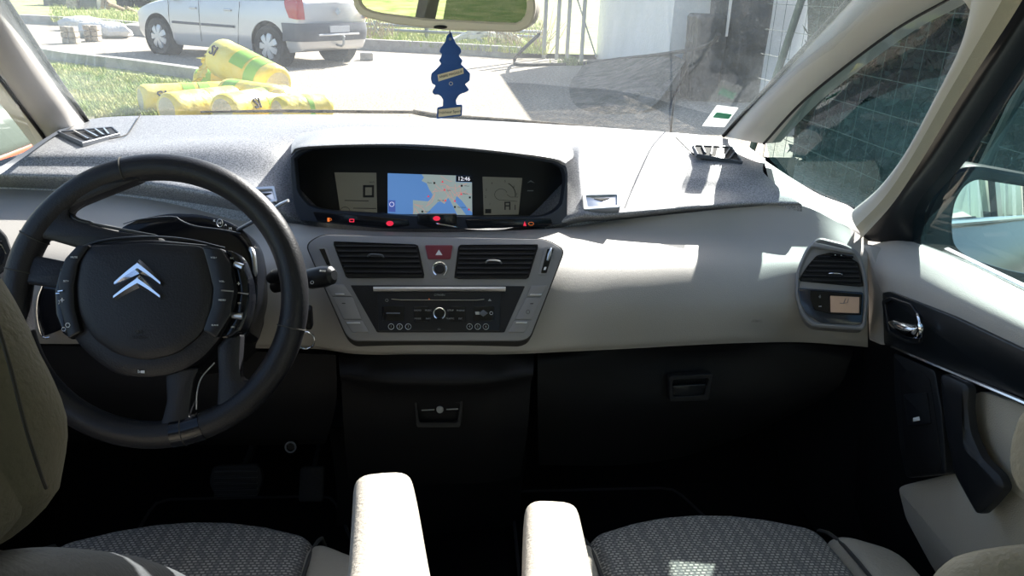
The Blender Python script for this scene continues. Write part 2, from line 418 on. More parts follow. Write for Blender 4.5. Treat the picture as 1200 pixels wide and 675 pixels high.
# ================================================================== OWN CAR: SHELL
# ---- dashboard
dash = thing('dashboard', 'full-width two-tone dashboard, grey grained top over beige front, beneath the windscreen', 'dashboard', (0, 1.2, .55))
def VV(x, y, z): return V((x, y, z))
pad_rows = [
 [PZ(88, 142, 1.025), PZ(150, 136, 1.035), PZ(330, 134, 1.04), PZ(410, 135, 1.04), PZ(500, 138, 1.04), PZ(600, 143, 1.04), PZ(668, 147, 1.038), PZ(700, 149, 1.038), PZ(848, 162, 1.03), PZ(897, 186, 1.0)],
 [PZ(56, 160, 1.02), PZ(140, 159, 1.022), PZ(325, 156, 1.035), PZ(410, 155, 1.035), PZ(500, 156, 1.035), PZ(600, 162, 1.032), PZ(668, 166, 1.03), PZ(700, 168, 1.03), PZ(835, 186, 1.012), PZ(894, 200, .995)],
 [PZ(28, 178, 1.015), PZ(140, 176, 1.018), PZ(318, 176, 1.02), VV(-.18, 1.50, .93), VV(-.02, 1.50, .93), VV(.14, 1.50, .93), PZ(668, 192, 1.003), PZ(700, 195, 1.003), PZ(845, 207, .99), PZ(905, 212, .985)],
 [PZ(-14, 193, .998), PZ(140, 196, .995), PZ(308, 212, .98), VV(-.18, 1.43, .90), VV(-.02, 1.43, .90), VV(.14, 1.43, .90), PZ(672, 226, .972), PZ(706, 228, .970), PZ(852, 224, .97), PZ(920, 226, .98)],
 [PZ(-28, 206, .985), PZ(140, 211, .982), PZ(303, 238, .962), VV(-.18, 1.36, .90), VV(-.02, 1.36, .90), VV(.14, 1.36, .90), PZ(676, 252, .952), PZ(715, 251, .952), PZ(862, 238, .960), PZ(936, 237, .972)],
 [PZ(-30, 218, .952), PZ(140, 227, .951), PZ(305, 252, .933), VV(-.18, 1.33, .895), VV(-.02, 1.33, .895), VV(.14, 1.33, .895), PZ(678, 261, .930), PZ(718, 258, .930), PZ(866, 243, .948), PZ(940, 240, .968)],
]
pad_g = loft(pad_rows, 90, 50, uniform=True)
base = [p+V((0, -.01, -.03)) for p in pad_g[-1]]
backrow = [p+V((0, .0, -.15)) for p in pad_g[0]]
ob('top_pad', MB().grid([backrow]+pad_g+[base]), 'pad', dash, 50)
# raised seam line between the windscreen shelf and the pad
ob('pad_seam', MB().tube(spline([PZ(165, 134, 1.041), PZ(158, 145, 1.033), PZ(148, 158, 1.026), PZ(128, 163, 1.024)], 16), .0012, 6), 'seam', dash)
ob('pad_seam', MB().tube(spline([PZ(792, 161, 1.037), PZ(800, 169, 1.028), PZ(813, 181, 1.019)], 12), .0014, 6), 'seam', dash)

fas = [
 [PZ(-40, 220, .95), PZ(70, 224, .95), PZ(180, 233, .945), PZ(285, 250, .93), PZ(345, 262, .925), PZ(420, 270, .922), PZ(510, 272, .92), PZ(600, 270, .922), PZ(665, 266, .924), PZ(730, 257, .934), PZ(800, 250, .943), PZ(870, 243, .950), PZ(935, 240, .965), PZ(988, 264, .945), PZ(1017, 281, .925)],
 [PZ(-40, 245, .935), PZ(70, 250, .932), PZ(180, 262, .926), PZ(285, 273, .910), PY(345, 278, 1.23), PY(420, 284, 1.195), PY(510, 285, 1.18), PY(600, 284, 1.195), PY(665, 284, 1.235), PY(730, 278, 1.285), PY(800, 277, 1.315), PY(870, 277, 1.325), PY(935, 280, 1.28), PY(985, 296, 1.215), PY(1017, 300, 1.205)],
 [PZ(-40, 300, .900), PZ(70, 300, .898), PZ(180, 305, .890), PY(285, 310, 1.175), PY(345, 310, 1.17), PY(420, 311, 1.145), PY(510, 312, 1.135), PY(600, 311, 1.145), PY(665, 312, 1.165), PY(730, 311, 1.19), PY(800, 311, 1.215), PY(870, 311, 1.225), PY(935, 314, 1.205), PY(985, 325, 1.19), PY(1017, 328, 1.185)],
 [PY(-40, 350, 1.175), PY(70, 350, 1.17), PY(180, 352, 1.16), PY(285, 355, 1.135), PY(345, 355, 1.125), PY(420, 355, 1.10), PY(510, 356, 1.09), PY(600, 355, 1.10), PY(665, 356, 1.11), PY(730, 355, 1.135), PY(800, 355, 1.16), PY(870, 354, 1.165), PY(935, 354, 1.165), PY(985, 356, 1.17), PY(1017, 356, 1.165)],
 [PY(-40, 390, 1.165), PY(70, 390, 1.16), PY(180, 392, 1.15), PY(285, 397, 1.12), PY(355, 400, 1.10), PY(420, 405, 1.07), PY(510, 406, 1.06), PY(600, 405, 1.07), PY(665, 402, 1.085), PY(730, 398, 1.12), PY(800, 394, 1.145), PY(870, 390, 1.155), PY(935, 389, 1.175), PY(985, 392, 1.16), PY(1017, 395, 1.155)],
 [PY(-40, 402, 1.17), PY(70, 403, 1.165), PY(180, 404, 1.155), PY(285, 408, 1.125), PY(370, 409, 1.11), PY(420, 415, 1.075), PY(510, 416, 1.065), PY(600, 415, 1.075), PY(665, 412, 1.09), PY(730, 409, 1.125), PY(800, 405, 1.15), PY(870, 402, 1.16), PY(935, 401, 1.18), PY(985, 404, 1.165), PY(1017, 407, 1.16)],
]
fas_g = loft(fas, 120, 40, uniform=True)
under = [p+V((0, .05, -.004)) for p in fas_g[-1]]
ob('front_panel', MB().grid(fas_g+[under]), 'beige', dash, 50)
# beige ledge below the quarter glass
led = [[PZ(895, 187, .995), PZ(925, 207, .975), PZ(960, 228, .962), PZ(997, 243, .955), PZ(1008, 262, .94)],
       [PZ(900, 207, .985), PZ(922, 222, .972), PZ(955, 243, .958), PZ(990, 262, .945), PZ(1014, 276, .93)],
       [PZ(905, 226, .975), PZ(925, 236, .967), PZ(945, 246, .958), PZ(988, 268, .938), PZ(1016, 284, .918)]]
ob('side_ledge', MB().grid(loft(led, 30, 10, True)), 'beige', dash, 50)
ledL = [[PZ(88, 141, 1.03), PZ(56, 160, 1.025), PZ(22, 182, 1.02), PZ(-40, 222, 1.0)], [PZ(96, 143, 1.03), PZ(66, 158, 1.025), PZ(34, 180, 1.02), PZ(-30, 226, .99)]]
ob('side_ledge', MB().grid(loft(ledL, 20, 4, True)), 'slate', dash, 50)

# lower dash, knee panels
def slab(rows, nu, nv, back, mb=None):
    mb = mb or MB(); g = loft(rows, nu, nv, True); b = [[p+V((0, back, 0)) for p in r] for r in g]
    mb.grid(g); mb.grid(b, flip=True)
    edge = [g[0], b[0]]; mb.grid(edge); mb.grid([g[-1], b[-1]]); mb.grid([[r[0] for r in g], [r[0] for r in b]]); mb.grid([[r[-1] for r in g], [r[-1] for r in b]])
    return mb
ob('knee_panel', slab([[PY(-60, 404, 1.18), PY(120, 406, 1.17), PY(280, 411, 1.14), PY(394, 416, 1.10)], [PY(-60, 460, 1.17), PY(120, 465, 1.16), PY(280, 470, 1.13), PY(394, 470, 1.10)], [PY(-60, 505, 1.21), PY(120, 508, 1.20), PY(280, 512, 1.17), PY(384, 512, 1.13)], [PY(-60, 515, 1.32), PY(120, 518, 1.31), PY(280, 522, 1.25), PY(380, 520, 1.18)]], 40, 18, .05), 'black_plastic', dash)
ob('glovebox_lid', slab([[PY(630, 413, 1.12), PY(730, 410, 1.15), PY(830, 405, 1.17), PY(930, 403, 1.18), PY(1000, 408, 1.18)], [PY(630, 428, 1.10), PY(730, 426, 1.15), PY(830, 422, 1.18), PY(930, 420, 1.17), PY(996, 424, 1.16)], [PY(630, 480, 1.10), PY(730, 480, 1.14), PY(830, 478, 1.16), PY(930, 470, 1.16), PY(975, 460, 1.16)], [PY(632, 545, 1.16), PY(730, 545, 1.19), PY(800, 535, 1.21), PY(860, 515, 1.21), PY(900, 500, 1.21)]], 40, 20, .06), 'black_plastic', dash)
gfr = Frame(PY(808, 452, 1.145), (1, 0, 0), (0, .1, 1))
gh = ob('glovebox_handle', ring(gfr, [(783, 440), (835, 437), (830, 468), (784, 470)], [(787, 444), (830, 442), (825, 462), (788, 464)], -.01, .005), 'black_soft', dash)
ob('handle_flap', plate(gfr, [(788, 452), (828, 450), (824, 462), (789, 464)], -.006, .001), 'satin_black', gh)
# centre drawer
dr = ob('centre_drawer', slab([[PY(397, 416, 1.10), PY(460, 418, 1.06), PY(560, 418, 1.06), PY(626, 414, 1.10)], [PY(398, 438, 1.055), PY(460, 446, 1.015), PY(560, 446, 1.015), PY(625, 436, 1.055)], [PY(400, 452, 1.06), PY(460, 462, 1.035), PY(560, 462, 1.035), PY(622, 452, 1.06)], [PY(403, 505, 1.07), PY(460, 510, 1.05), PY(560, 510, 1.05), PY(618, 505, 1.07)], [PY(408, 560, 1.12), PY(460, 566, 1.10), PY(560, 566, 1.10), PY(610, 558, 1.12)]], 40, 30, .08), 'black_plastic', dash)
dfr = Frame(PY(516, 484, 1.037), (1, 0, 0), (0, .25, 1))
lt = ob('drawer_latch', ring(dfr, [(485, 467), (543, 467), (540, 500), (488, 500)], [(489, 471), (539, 471), (536, 494), (491, 494)], -.008, .006), 'black_soft', dr)
ob('latch_button', plate(dfr, circ(515.5, 479, 4.2), 0, .006, .001, 0), 'dim_print', dr)
ob('latch_line', plate(dfr, [(494, 479.6), (509, 479), (509, 480), (494, 480.6)], 0, .004, 0, 0), 'dim_print', dr)
ob('latch_line', plate(dfr, [(523, 478.6), (537, 478), (537, 479), (523, 479.6)], 0, .004, 0, 0), 'dim_print', dr)
# firewall and tunnel shell behind the lower dash
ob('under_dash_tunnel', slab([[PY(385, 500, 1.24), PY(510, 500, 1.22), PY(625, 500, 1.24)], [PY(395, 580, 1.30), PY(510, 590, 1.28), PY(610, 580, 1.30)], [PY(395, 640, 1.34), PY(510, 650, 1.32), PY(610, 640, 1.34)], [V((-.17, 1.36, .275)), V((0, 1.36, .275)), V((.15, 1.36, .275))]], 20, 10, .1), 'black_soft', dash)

# ---- defroster vents at both ends of the pad
def defroster(name_label, quad, z, slats, top=None):
    t = thing('defroster_vent', name_label, 'air vent', PZ(*quad[0], z[0]), 'defroster vents in the dashboard top')
    pts = [PZ(*q, zz) for q, zz in zip(quad, z)]
    n = (pts[1]-pts[0]).cross(pts[3]-pts[0]); n = n if n.z > 0 else -n
    fr = Frame(sum(pts, V())/4, pts[1]-pts[0], (pts[3]-pts[0]) if (pts[1]-pts[0]).cross(pts[3]-pts[0]).z > 0 else (pts[0]-pts[3]))
    cx = sum(q[0] for q in quad)/4; cy = sum(q[1] for q in quad)/4
    big = [(cx+(x-cx)*1.08, cy+(y-cy)*1.16) for x, y in quad]
    ob('frame', ring(fr, big, quad, -.004, .004, .002), 'slate', t)
    ob('duct', plate(fr, quad, -.004, .0015, 0, .001), 'black_soft', t)
    for a, b in slats:
        p, q = fr.at(*a, .003), fr.at(*b, .003); mb = MB(); d = (q-p).normalized(); w = fr.n.cross(d)*.0016
        mb.grid([[p-w, q-w], [p-w+fr.n*.003, q-w+fr.n*.003], [p+w+fr.n*.003, q+w+fr.n*.003], [p+w, q+w], [p-w, q-w]])
        ob('slat', mb, 'satin_silver' if 'left' in name_label else 'slate', t)
    return t
defroster('slatted defroster vent beside the foot of the left windscreen pillar', [(70, 156), (131, 151), (139, 158), (98, 168)], [1.024]*4, [((87, 156), (104, 165.5)), ((100, 155), (115, 163)), ((112, 154), (122, 161)), ((122, 153), (128, 160))])
defroster('slatted defroster vent beside the foot of the right windscreen pillar', [(813, 172), (856, 174), (868, 190), (818, 182)], [1.029, 1.022, 1.012, 1.019], [((822, 173), (826, 182.5)), ((834, 174), (832, 184)), ((844, 175), (840, 186)), ((854, 176), (846, 188)), ((860, 180), (853, 189))])

# ---- small storage latches in the pad
def pad_latch(label, pts, z):
    P = [PZ(*q, z) for q in pts]; fr = Frame(sum(P, V())/4+V((0, 0, .004)), (1, 0, 0), (0, .9, .42))
    t = thing('storage_latch', label, 'latch', fr.o, 'storage latches on the dashboard top')
    cx = sum(q[0] for q in pts)/4; cy = sum(q[1] for q in pts)/4; inn = [(cx+(x-cx)*.8, cy+(y-cy)*.66) for x, y in pts]
    ob('rim', ring(fr, pts, inn, -.02, .003, .002), 'satin_silver', t)
    ob('flap', plate(fr, inn, -.012, .0, .0005, .001), 'satin_silver', t)
    ob('finger_slot', plate(fr, [(cx-9, cy-3), (cx+9, cy-3.5), (cx, cy-.5)], 0, .001, 0, 0), 'seam', t)
pad_latch('silver-rimmed storage latch on the dashboard top right of the display hood', [(682, 227.5), (727, 226), (727, 244), (684, 247)], .969)
pad_latch('silver-rimmed storage latch half hidden behind the steering wheel rim', [(292, 221), (322, 219), (326, 237), (298, 243)], .965)

# ================================================================== DISPLAY BINNACLE
bin_ = thing('instrument_binnacle', 'wide hooded instrument display with map and two grey screens in dashboard centre', 'instrument panel', (-.02, 1.35, .93))
# hood: lofted shell, front lip overhangs the screens
hood = [
 [PZ(352, 156, 1.035), PZ(400, 149, 1.045), PZ(470, 149, 1.047), PZ(540, 151, 1.047), PZ(610, 157, 1.045), PZ(668, 168, 1.03)],
 [PZ(343, 166, 1.045), PZ(385, 158, 1.062), PZ(460, 156, 1.066), PZ(545, 159, 1.066), PZ(625, 168, 1.058), PZ(672, 182, 1.03)],
 [PZ(341, 178, 1.05), PZ(360, 170, 1.068), PZ(462, 167, 1.075), PZ(542, 171, 1.075), PZ(640, 182, 1.06), PZ(664, 190, 1.04)],
 [PZ(341, 182, 1.045), PZ(361, 174, 1.062), PZ(462, 171, 1.069), PZ(542, 175, 1.069), PZ(638, 186, 1.055), PZ(662, 194, 1.035)],
]
hg = loft(hood, 60, 22, True)
inner = [[p+V((0, .10, -.004)) for p in hg[-1]]]
ob('hood', MB().grid(hg), 'pad', bin_, 50)
bf = Frame(PZ(500, 264, .928), (1, .02, 0), (0, .22, 1))  # front rim plane
cut_out = [(341, 181), (358, 173), (400, 170.5), (462, 170), (500, 174), (545, 173.5), (600, 180), (662, 190), (665, 202), (664, 262), (560, 268), (450, 268), (352, 258), (345, 240), (341, 205)]
cut_in = [(345, 184), (361, 175.5), (400, 172.5), (462, 172), (500, 175.5), (545, 175.5), (600, 182), (657, 192.5), (663, 207), (659, 238), (650, 248), (634, 254), (500, 254), (380, 246.5), (362, 241), (349, 226)]
ob('rim', ring(bf, cut_out, cut_in, -.03, .004, .004, 140), 'navy_rim', bin_)
# recess walls run from the rim back to the screen plane
sf = Frame(PZ(500, 252, .935)+V((0, .075, 0)), (1, 0, 0), (0, .30, 1))
cf = roundp(ccw([bf.uv(*q) for q in cut_in]), .004); cA = resample(cf, 90)
front = [bf.w(u, v, .0) for u, v in cA]
backp = []
for p in front:      # flared sides, down to the screen plane
    d = p-CAM; backp.append(p+d*((sf.o-p).dot(sf.n)/d.dot(sf.n)))
mbr = MB().grid([front, backp], closed=True); mbr.add([p-sf.n*.001 for p in backp], [tuple(range(len(backp)))])
ob('recess', mbr, 'display', bin_)
# screens
sl = ob('speed_screen', plate(sf, [(392, 202), (441, 202.5), (442, 249.5), (399, 249)], -.002, .002, .0005, .0006), 'lcd', bin_)
def seg_digit(fr, ch, x, y, w, h, t, mb):
    S = {'0': 'abcdef', 'A': 'abcefg', '1': 'bc'}[ch]
    q = {'a': (x, y, x+w, y+t), 'd': (x, y+h-t, x+w, y+h), 'g': (x, y+h/2-t/2, x+w, y+h/2+t/2), 'f': (x, y, x+t, y+h/2), 'e': (x, y+h/2, x+t, y+h), 'b': (x+w-t, y, x+w, y+h/2), 'c': (x+w-t, y+h/2, x+w, y+h)}
    for s_ in S: a, b, c, d = q[s_]; plate(fr, [(a, b), (c, b), (c, d), (a, d)], .002, .0026, 0, .0006, mb)
mb = MB(); seg_digit(sf, '0', 425.5, 217, 13, 14.5, 2.6, mb); ob('digit', mb, 'lcd_dark', sl)
mb = MB(); plate(sf, [(404, 234.5), (432, 235), (432, 235.9), (404, 235.4)], .002, .0024, 0, 0, mb); plate(sf, [(414, 243.6), (441, 244), (441, 244.8), (414, 244.4)], .002, .0024, 0, 0, mb)
mb.tube([sf.at(404.5+6*cos(a/8*pi), 248.5-6*sin(a/8*pi), .0022) for a in range(9)], .0005, 5)
ob('gauge_line', mb, 'lcd_dark', sl); letters('lettering', sf, [('km/h', 436, 213.5, 2)], .002, 'lcd_dark', sl)
sr = ob('rev_counter_screen', plate(sf, [(565.4, 207), (612, 208.6), (607.5, 251.5), (567, 252)], -.002, .002, .0005, .0006), 'lcd', bin_)
mb = MB(); c0 = (587, 228)
mb.tube([sf.at(c0[0]+17*cos(a), c0[1]-15*sin(a), .0022) for a in [radians(x) for x in range(-10, 61, 10)]], .0009, 5)
mb.tube([sf.at(c0[0]+7.5*cos(a), c0[1]-6.5*sin(a), .0022) for a in [radians(x) for x in range(20, 300, 20)]]+[sf.at(606, 236, .0022)], .0004, 5)
mb.tube([sf.at(594, 228, .0022), sf.at(598, 231, .0022), sf.at(607, 231, .0022)], .0004, 5)
plate(sf, [(568.5, 245), (575.5, 245), (575.5, 250), (568.5, 250)], .002, .0026, 0, 0, mb)
ob('dial_line', mb, 'lcd_dark', sr)
mb = MB(); seg_digit(sf, 'A', 591, 236.5, 7, 9.5, 1.5, mb); seg_digit(sf, '1', 601, 240, 3, 6, .9, mb); ob('gear_letter', mb, 'lcd_dark', sr)
letters('lettering', sf, [(str(k), c0[0]+18.5*cos(radians(a)), c0[1]-16*sin(radians(a)), 2.6) for k, a in zip(range(1, 8), (225, 190, 160, 125, 75, 35, 0))], .002, 'lcd_dark', sr)
ob('arrow_symbol', plate(sf, [(617.5, 214.5), (622, 211.3), (626.5, 214.5), (622, 213)], .0, .0015, 0, 0, plate(sf, [(618, 223), (625, 223), (625, 224), (618, 224)], 0, .0015, 0, 0)), 'dim_print', bin_)
mp = ob('map_screen', plate(sf, [(454.4, 203), (552.7, 206.5), (553.4, 252), (454.4, 250.7)], -.002, .003, .0005, .0008), 'sea', bin_)
def mp_poly(pts, h0=.003, h1=.0034, mb=None): return plate(sf, pts, h0, h1, 0, 0, mb)
land = [(494, 204.4), (497, 208), (494, 212), (500, 215), (503, 222), (507, 228), (505, 234), (501, 236), (484, 234.5), (484, 251.1), (499, 251.3), (506, 244), (513, 237), (516, 236), (521, 239), (525, 232), (528, 236), (533, 246), (536, 251.8), (546, 251.9), (541, 245), (533, 236), (535, 230), (541, 235), (547, 243), (553.2, 249), (553, 214), (534, 213.5), (534.2, 205.8)]
ob('map_land', mp_poly(land), 'land', mp)
mb = MB(); rr = random.Random(3)
def inside(p, poly):
    c = False; n = len(poly)
    for i in range(n):
        a, b = poly[i], poly[(i+1) % n]
        if (a[1] > p[1]) != (b[1] > p[1]) and p[0] < (b[0]-a[0])*(p[1]-a[1])/(b[1]-a[1])+a[0]: c = not c
    return c
for k in range(60):
    x, y = rr.uniform(484, 552), rr.uniform(205, 251); a = rr.uniform(0, pi); pts = []
    for j in range(7):
        if not inside((x, y), land): break
        pts.append(sf.at(x, y, .0036)); a += rr.uniform(-.5, .5); x += 3*cos(a); y += 3*sin(a)
    if len(pts) > 2: mb.tube(pts, .00045, 4)
ob('map_road', mb, 'road', mp)
for x, y in ((509, 214.6), (541, 217.8), (533, 242.6), (495, 248), (550.5, 231.5)): ob('map_town', plate(sf, [(x-1.1, y-1.1), (x+1.1, y-1.1), (x+1.1, y+1.1), (x-1.1, y+1.1)], .003, .0042, 0, 0), 'map_black', mp)
letters('lettering', sf, [('Paris', 503.5, 214.4, 1.9), ('Wien', 547, 218, 1.9), ('Barcelona', 541, 243, 1.7), ('Madrid', 501, 248.2, 1.7), ('Lyon', 526, 223, 1.8), ('Marseille', 517, 235, 1.7), ('Milano', 545, 227.3, 1.7)], .0035, 'map_black', mp)
for x, y in ((518.5, 213), (521, 222.5), (540.5, 227.5), (522, 235), (533, 235.5), (549.5, 245.3), (502, 230)): ob('map_marker', plate(sf, [(x, y-1.4), (x+1.4, y+1), (x-1.4, y+1)], .003, .0042, 0, 0), 'icon_red', mp)
ck = ob('clock_box', mp_poly([(534.3, 206), (552.7, 206.6), (552.9, 213.6), (534.3, 213.1)], .003, .0038), 'map_black', mp)
ob('clock_digits', ftext(sf, [('12:46', 543.6, 209.8, 4.8)], .0042), 'clock_white', mp)
ob('map_badge', mp_poly([(455.3, 234.5), (463.5, 234.8), (463.5, 248.5), (455.3, 248.2)], .003, .0036), 'map_badge', mp)
ob('badge_arrow', MB().tube([sf.at(459.3+2.6*cos(a), 239.5+2.6*sin(a), .004) for a in [i*pi/6 for i in range(12)]], .0004, 5, closed=True), 'clock_white', mp)
# lower strip with tell-tales
wf = Frame(bf.o+bf.n*.003, bf.u, bf.v)
st = ob('warning_strip', plate(wf, [(367, 248), (478, 257), (480, 264), (455, 266.5), (372, 259)], -.01, .004, .001, .002), 'gloss_black', bin_)
st2 = ob('warning_strip', plate(wf, [(545, 257), (645, 256), (647, 262), (640, 265.5), (548, 267)], -.01, .004, .001, .002), 'gloss_black', bin_)
ob('fuel_light', ftext(wf, [('D', 387.4, 257.2, 3.5)], .0045, plate(wf, [(384, 255), (386.6, 255), (386.6, 259.6), (384, 259.6)], .004, .005, 0, 0)), 'icon_orange', st)
ob('battery_light', ring(wf, [(409.6, 256.2), (415.4, 256.2), (415.4, 260.2), (409.6, 260.2)], [(410.6, 257.2), (414.4, 257.2), (414.4, 259.2), (410.6, 259.2)], .004, .005, 0, 24, bev=0), 'icon_red', st)
ob('brake_light', plate(wf, [(457+4.3*cos(a), 261.6+3*sin(a)) for a in [i*pi/8 for i in range(16)]], .004, .005, 0, 0), 'icon_red', st)
ob('seatbelt_light', plate(wf, [(614.4, 259), (616.6, 264.5), (612.8, 264.5)], .004, .005, 0, .0004), 'icon_red', st2)
ob('airbag_light', MB().tube([wf.at(622+3*cos(a), 262+1.9*sin(a), .0045) for a in [i*pi/6 for i in range(12)]], .0003, 5, closed=True), 'icon_orange', st2)
cb = ob('centre_button_box', plate(wf, [(489, 250.5), (535, 250.5), (535, 262), (520, 266), (503, 266), (489, 262.5)], -.012, .007, .0015, .002), 'gloss_black', bin_)
ob('handbrake_light', plate(wf, [(511.6+4.2*cos(a), 255.6+2.8*sin(a)) for a in [i*pi/8 for i in range(16)]], .007, .0078, 0, 0), 'icon_red', cb)
ob('chrome_lip', MB().tube(spline([wf.at(511, 261.5, .008), wf.at(518, 262.5, .010), wf.at(528, 264.2, .009), wf.at(537, 266, .007)], 12), [.0005]+[.0016]*10+[.0005], 8), 'chrome', cb)

# ================================================================== CENTRE STACK
o1, o2 = PY(514, 290, 1.128), PY(514, 396, 1.044)
ST = Frame(o1, (1, 0, 0), o1-o2)
stack = thing('centre_control_panel', 'grey control panel around the radio and the two middle air vents', 'control panel', o2)
OUT = [(378, 275.5), (359, 287), (406, 393), (415, 399.5), (611, 399.5), (621, 395), (661, 293), (639, 281)]
cen = (512, 338); big = [(cen[0]+(x-cen[0])*1.012, cen[1]+(y-cen[1])*1.02) for x, y in OUT]
ob('seam', plate(ST, big, -.05, -.0005, 0, .012), 'seam', stack)
ob('face', plate(ST, OUT, -.05, .003, .0015, .012), 'grey_panel', stack)
def vent(label, outline, tab, seglines, loc_fr=ST, h=.003, n_slats=6, tabmat='satin_silver', parent_group='slatted air vents in the dashboard'):
    t = thing('air_vent', label, 'air vent', loc_fr.at(*tab, h), parent_group)
    ob('duct', plate(loc_fr, outline, h-.002, h+.0008, 0, .003), 'black_soft', t)
    cx = sum(q[0] for q in outline)/len(outline); cy = sum(q[1] for q in outline)/len(outline)
    W = max(q[0] for q in outline)-min(q[0] for q in outline)
    og = [(cx+(x-cx)*1.02, cy+(y-cy)*1.04) for x, y in outline]
    ob('rim', ring(loc_fr, og, outline, h-.001, h+.003, .003, 96), 'gloss_black', t)
    ys = [q[1] for q in outline]; y0, y1 = min(ys)+3, max(ys)-2
    for k in range(n_slats):
        y = y0+(y1-y0)*(k+.35)/n_slats
        # clip against the outline
        xs = []
        m = len(outline)
        for i in range(m):
            a, b = outline[i], outline[(i+1) % m]
            if (a[1] > y) != (b[1] > y): xs.append(a[0]+(b[0]-a[0])*(y-a[1])/(b[1]-a[1]))
        if len(xs) < 2: continue
        xa, xb = min(xs)+1.5, max(xs)-1.5
        mb = MB(); rows = []
        for (dy, hh) in ((-1.6, h+.001), (-.8, h+.0042), (.6, h+.0046), (1.9, h+.001)):
            rows.append([loc_fr.at(xa+(xb-xa)*i/6, y+dy+seglines*(i/6-.5), hh) for i in range(7)])
        mb.grid(rows); ob('slat', mb, 'satin_black', t)
    tx, ty = tab
    ob('tab', MB().tube(spline([loc_fr.at(tx-9, ty+.5, h+.005), loc_fr.at(tx-6, ty-.8, h+.010), loc_fr.at(tx+6, ty-.3, h+.010), loc_fr.at(tx+9, ty+1.2, h+.005)], 12), .0019, 8, squash=.7), tabmat, t)
    return t
vent('black slatted air vent left of the red hazard button', [(391, 285), (489, 288.5), (497, 326), (407, 326)], (441, 302), .6, tabmat='slate')
vent('black slatted air vent right of the red hazard button', [(538, 289), (630, 288.5), (618, 327), (533, 327)], (578, 309), 0)
# hazard tongue
hz = ob('hazard_tongue', plate(ST, [(496.5, 287.3), (532, 287.3), (525.5, 327), (505.5, 327)], .002, .0042, .0006, .004), 'grey_panel', stack)
hb = ob('hazard_button', plate(ST, [(498, 288.5), (530.5, 288.5), (528, 305), (501.5, 305)], .003, .0062, .001, .003), 'hazard_red', stack)
ob('triangle', plate(ST, [(514.3, 294), (518.4, 300.4), (510.2, 300.4)], .006, .0066, 0, 0), 'white_print', hb)
kn = ob('lock_button', MB().lathe([(.0001, .008), (.006, .008), (.0072, .007), (.0075, .002)], ST.M(515.3, 316.5, 0)), 'satin_black', stack)
ks = ST.scale(515, 316)
ob('chrome_ring', MB().tube([ST.at(515.3+8.2*sin(a), 316.5-8.2*cos(a), .006) for a in [radians(d) for d in range(-150, 151, 10)]], .0014, 8), 'chrome', kn)
# thumbwheels
tw = ob('thumbwheel', plate(ST, [(372.5, 291), (382.5, 290.5), (391, 314), (383, 313)], .0, .0042, .0005, .002), 'grey_panel', stack)
ob('wheel_slot', plate(ST, [(374.5, 293), (380.8, 292.5), (388, 312), (383.5, 311.5)], .003, .005, 0, .001), 'gloss_black', tw)
tw = ob('thumbwheel', plate(ST, [(638, 290), (650.5, 290), (641, 323), (630.5, 323)], .0, .0045, .0005, .004), 'grey_panel', stack)
ob('wheel_slot', plate(ST, [(641, 293), (648.3, 293), (640, 321), (633.3, 321)], .003, .005, 0, .002), 'gloss_black', tw)
ob('wheel_grip', MB().tube([ST.at(645.5, 292, .005), ST.at(643, 300, .009), ST.at(641, 307, .008)], [.0015, .003, .002], 8), 'satin_silver', tw)
ob('wheel_mark', plate(ST, [(637.5, 314), (640, 314), (638.8, 317.5), (636.2, 317.5)], .005, .0056, 0, 0), 'white_print', tw)
# climate buttons
def button(poly, mark=None, m='grey_panel'):
    b = ob('climate_button', plate(ST, poly, .001, .0052, .0008, .002), m, stack)
    if mark: ob('marker_bar', plate(ST, mark, .005, .0064, .0004, .0005), 'satin_silver', b)
    return b
L = [[(383, 334), (403, 334), (413, 348), (390, 348)], [(390.3, 349), (413.4, 349), (424, 375), (403, 375)], [(404, 376.3), (425, 376.3), (433, 390), (413, 390)]]
Rr = [[(622.5, 335.5), (641, 335.5), (634, 348.5), (617, 348.5)], [(616.8, 349.4), (633.7, 349.4), (623, 375), (603.3, 375)], [(602.8, 376.3), (622.3, 376.3), (614, 390), (595, 390)]]
button(L[0], [(393, 345), (403.5, 345), (404.5, 346.6), (394, 346.6)]); bb = button(L[1]); button(L[2], [(406.5, 378.6), (422, 378.6), (423, 380.2), (407.5, 380.2)])
ob('symbol', plate(ST, [(401, 356), (405, 356), (405.4, 357), (401.4, 357)], .005, .0056, 0, 0), 'seam', bb)
button(Rr[0], [(621, 345.6), (634.5, 345.6), (633.7, 347.3), (620.3, 347.3)]); bb = button(Rr[1]); button(Rr[2], [(604.5, 378.2), (617.5, 378.2), (616.7, 379.9), (603.8, 379.9)])
mb = plate(ST, [(621, 356.3), (624.6, 356.3), (624.3, 357.3), (620.7, 357.3)], .005, .0056, 0, 0); mb.tube([ST.at(618.2+2*cos(a), 366.5+2.4*sin(a), .0055) for a in [i*pi/5 for i in range(10)]], .0003, 5, closed=True)
ob('symbol', mb, 'seam', bb)

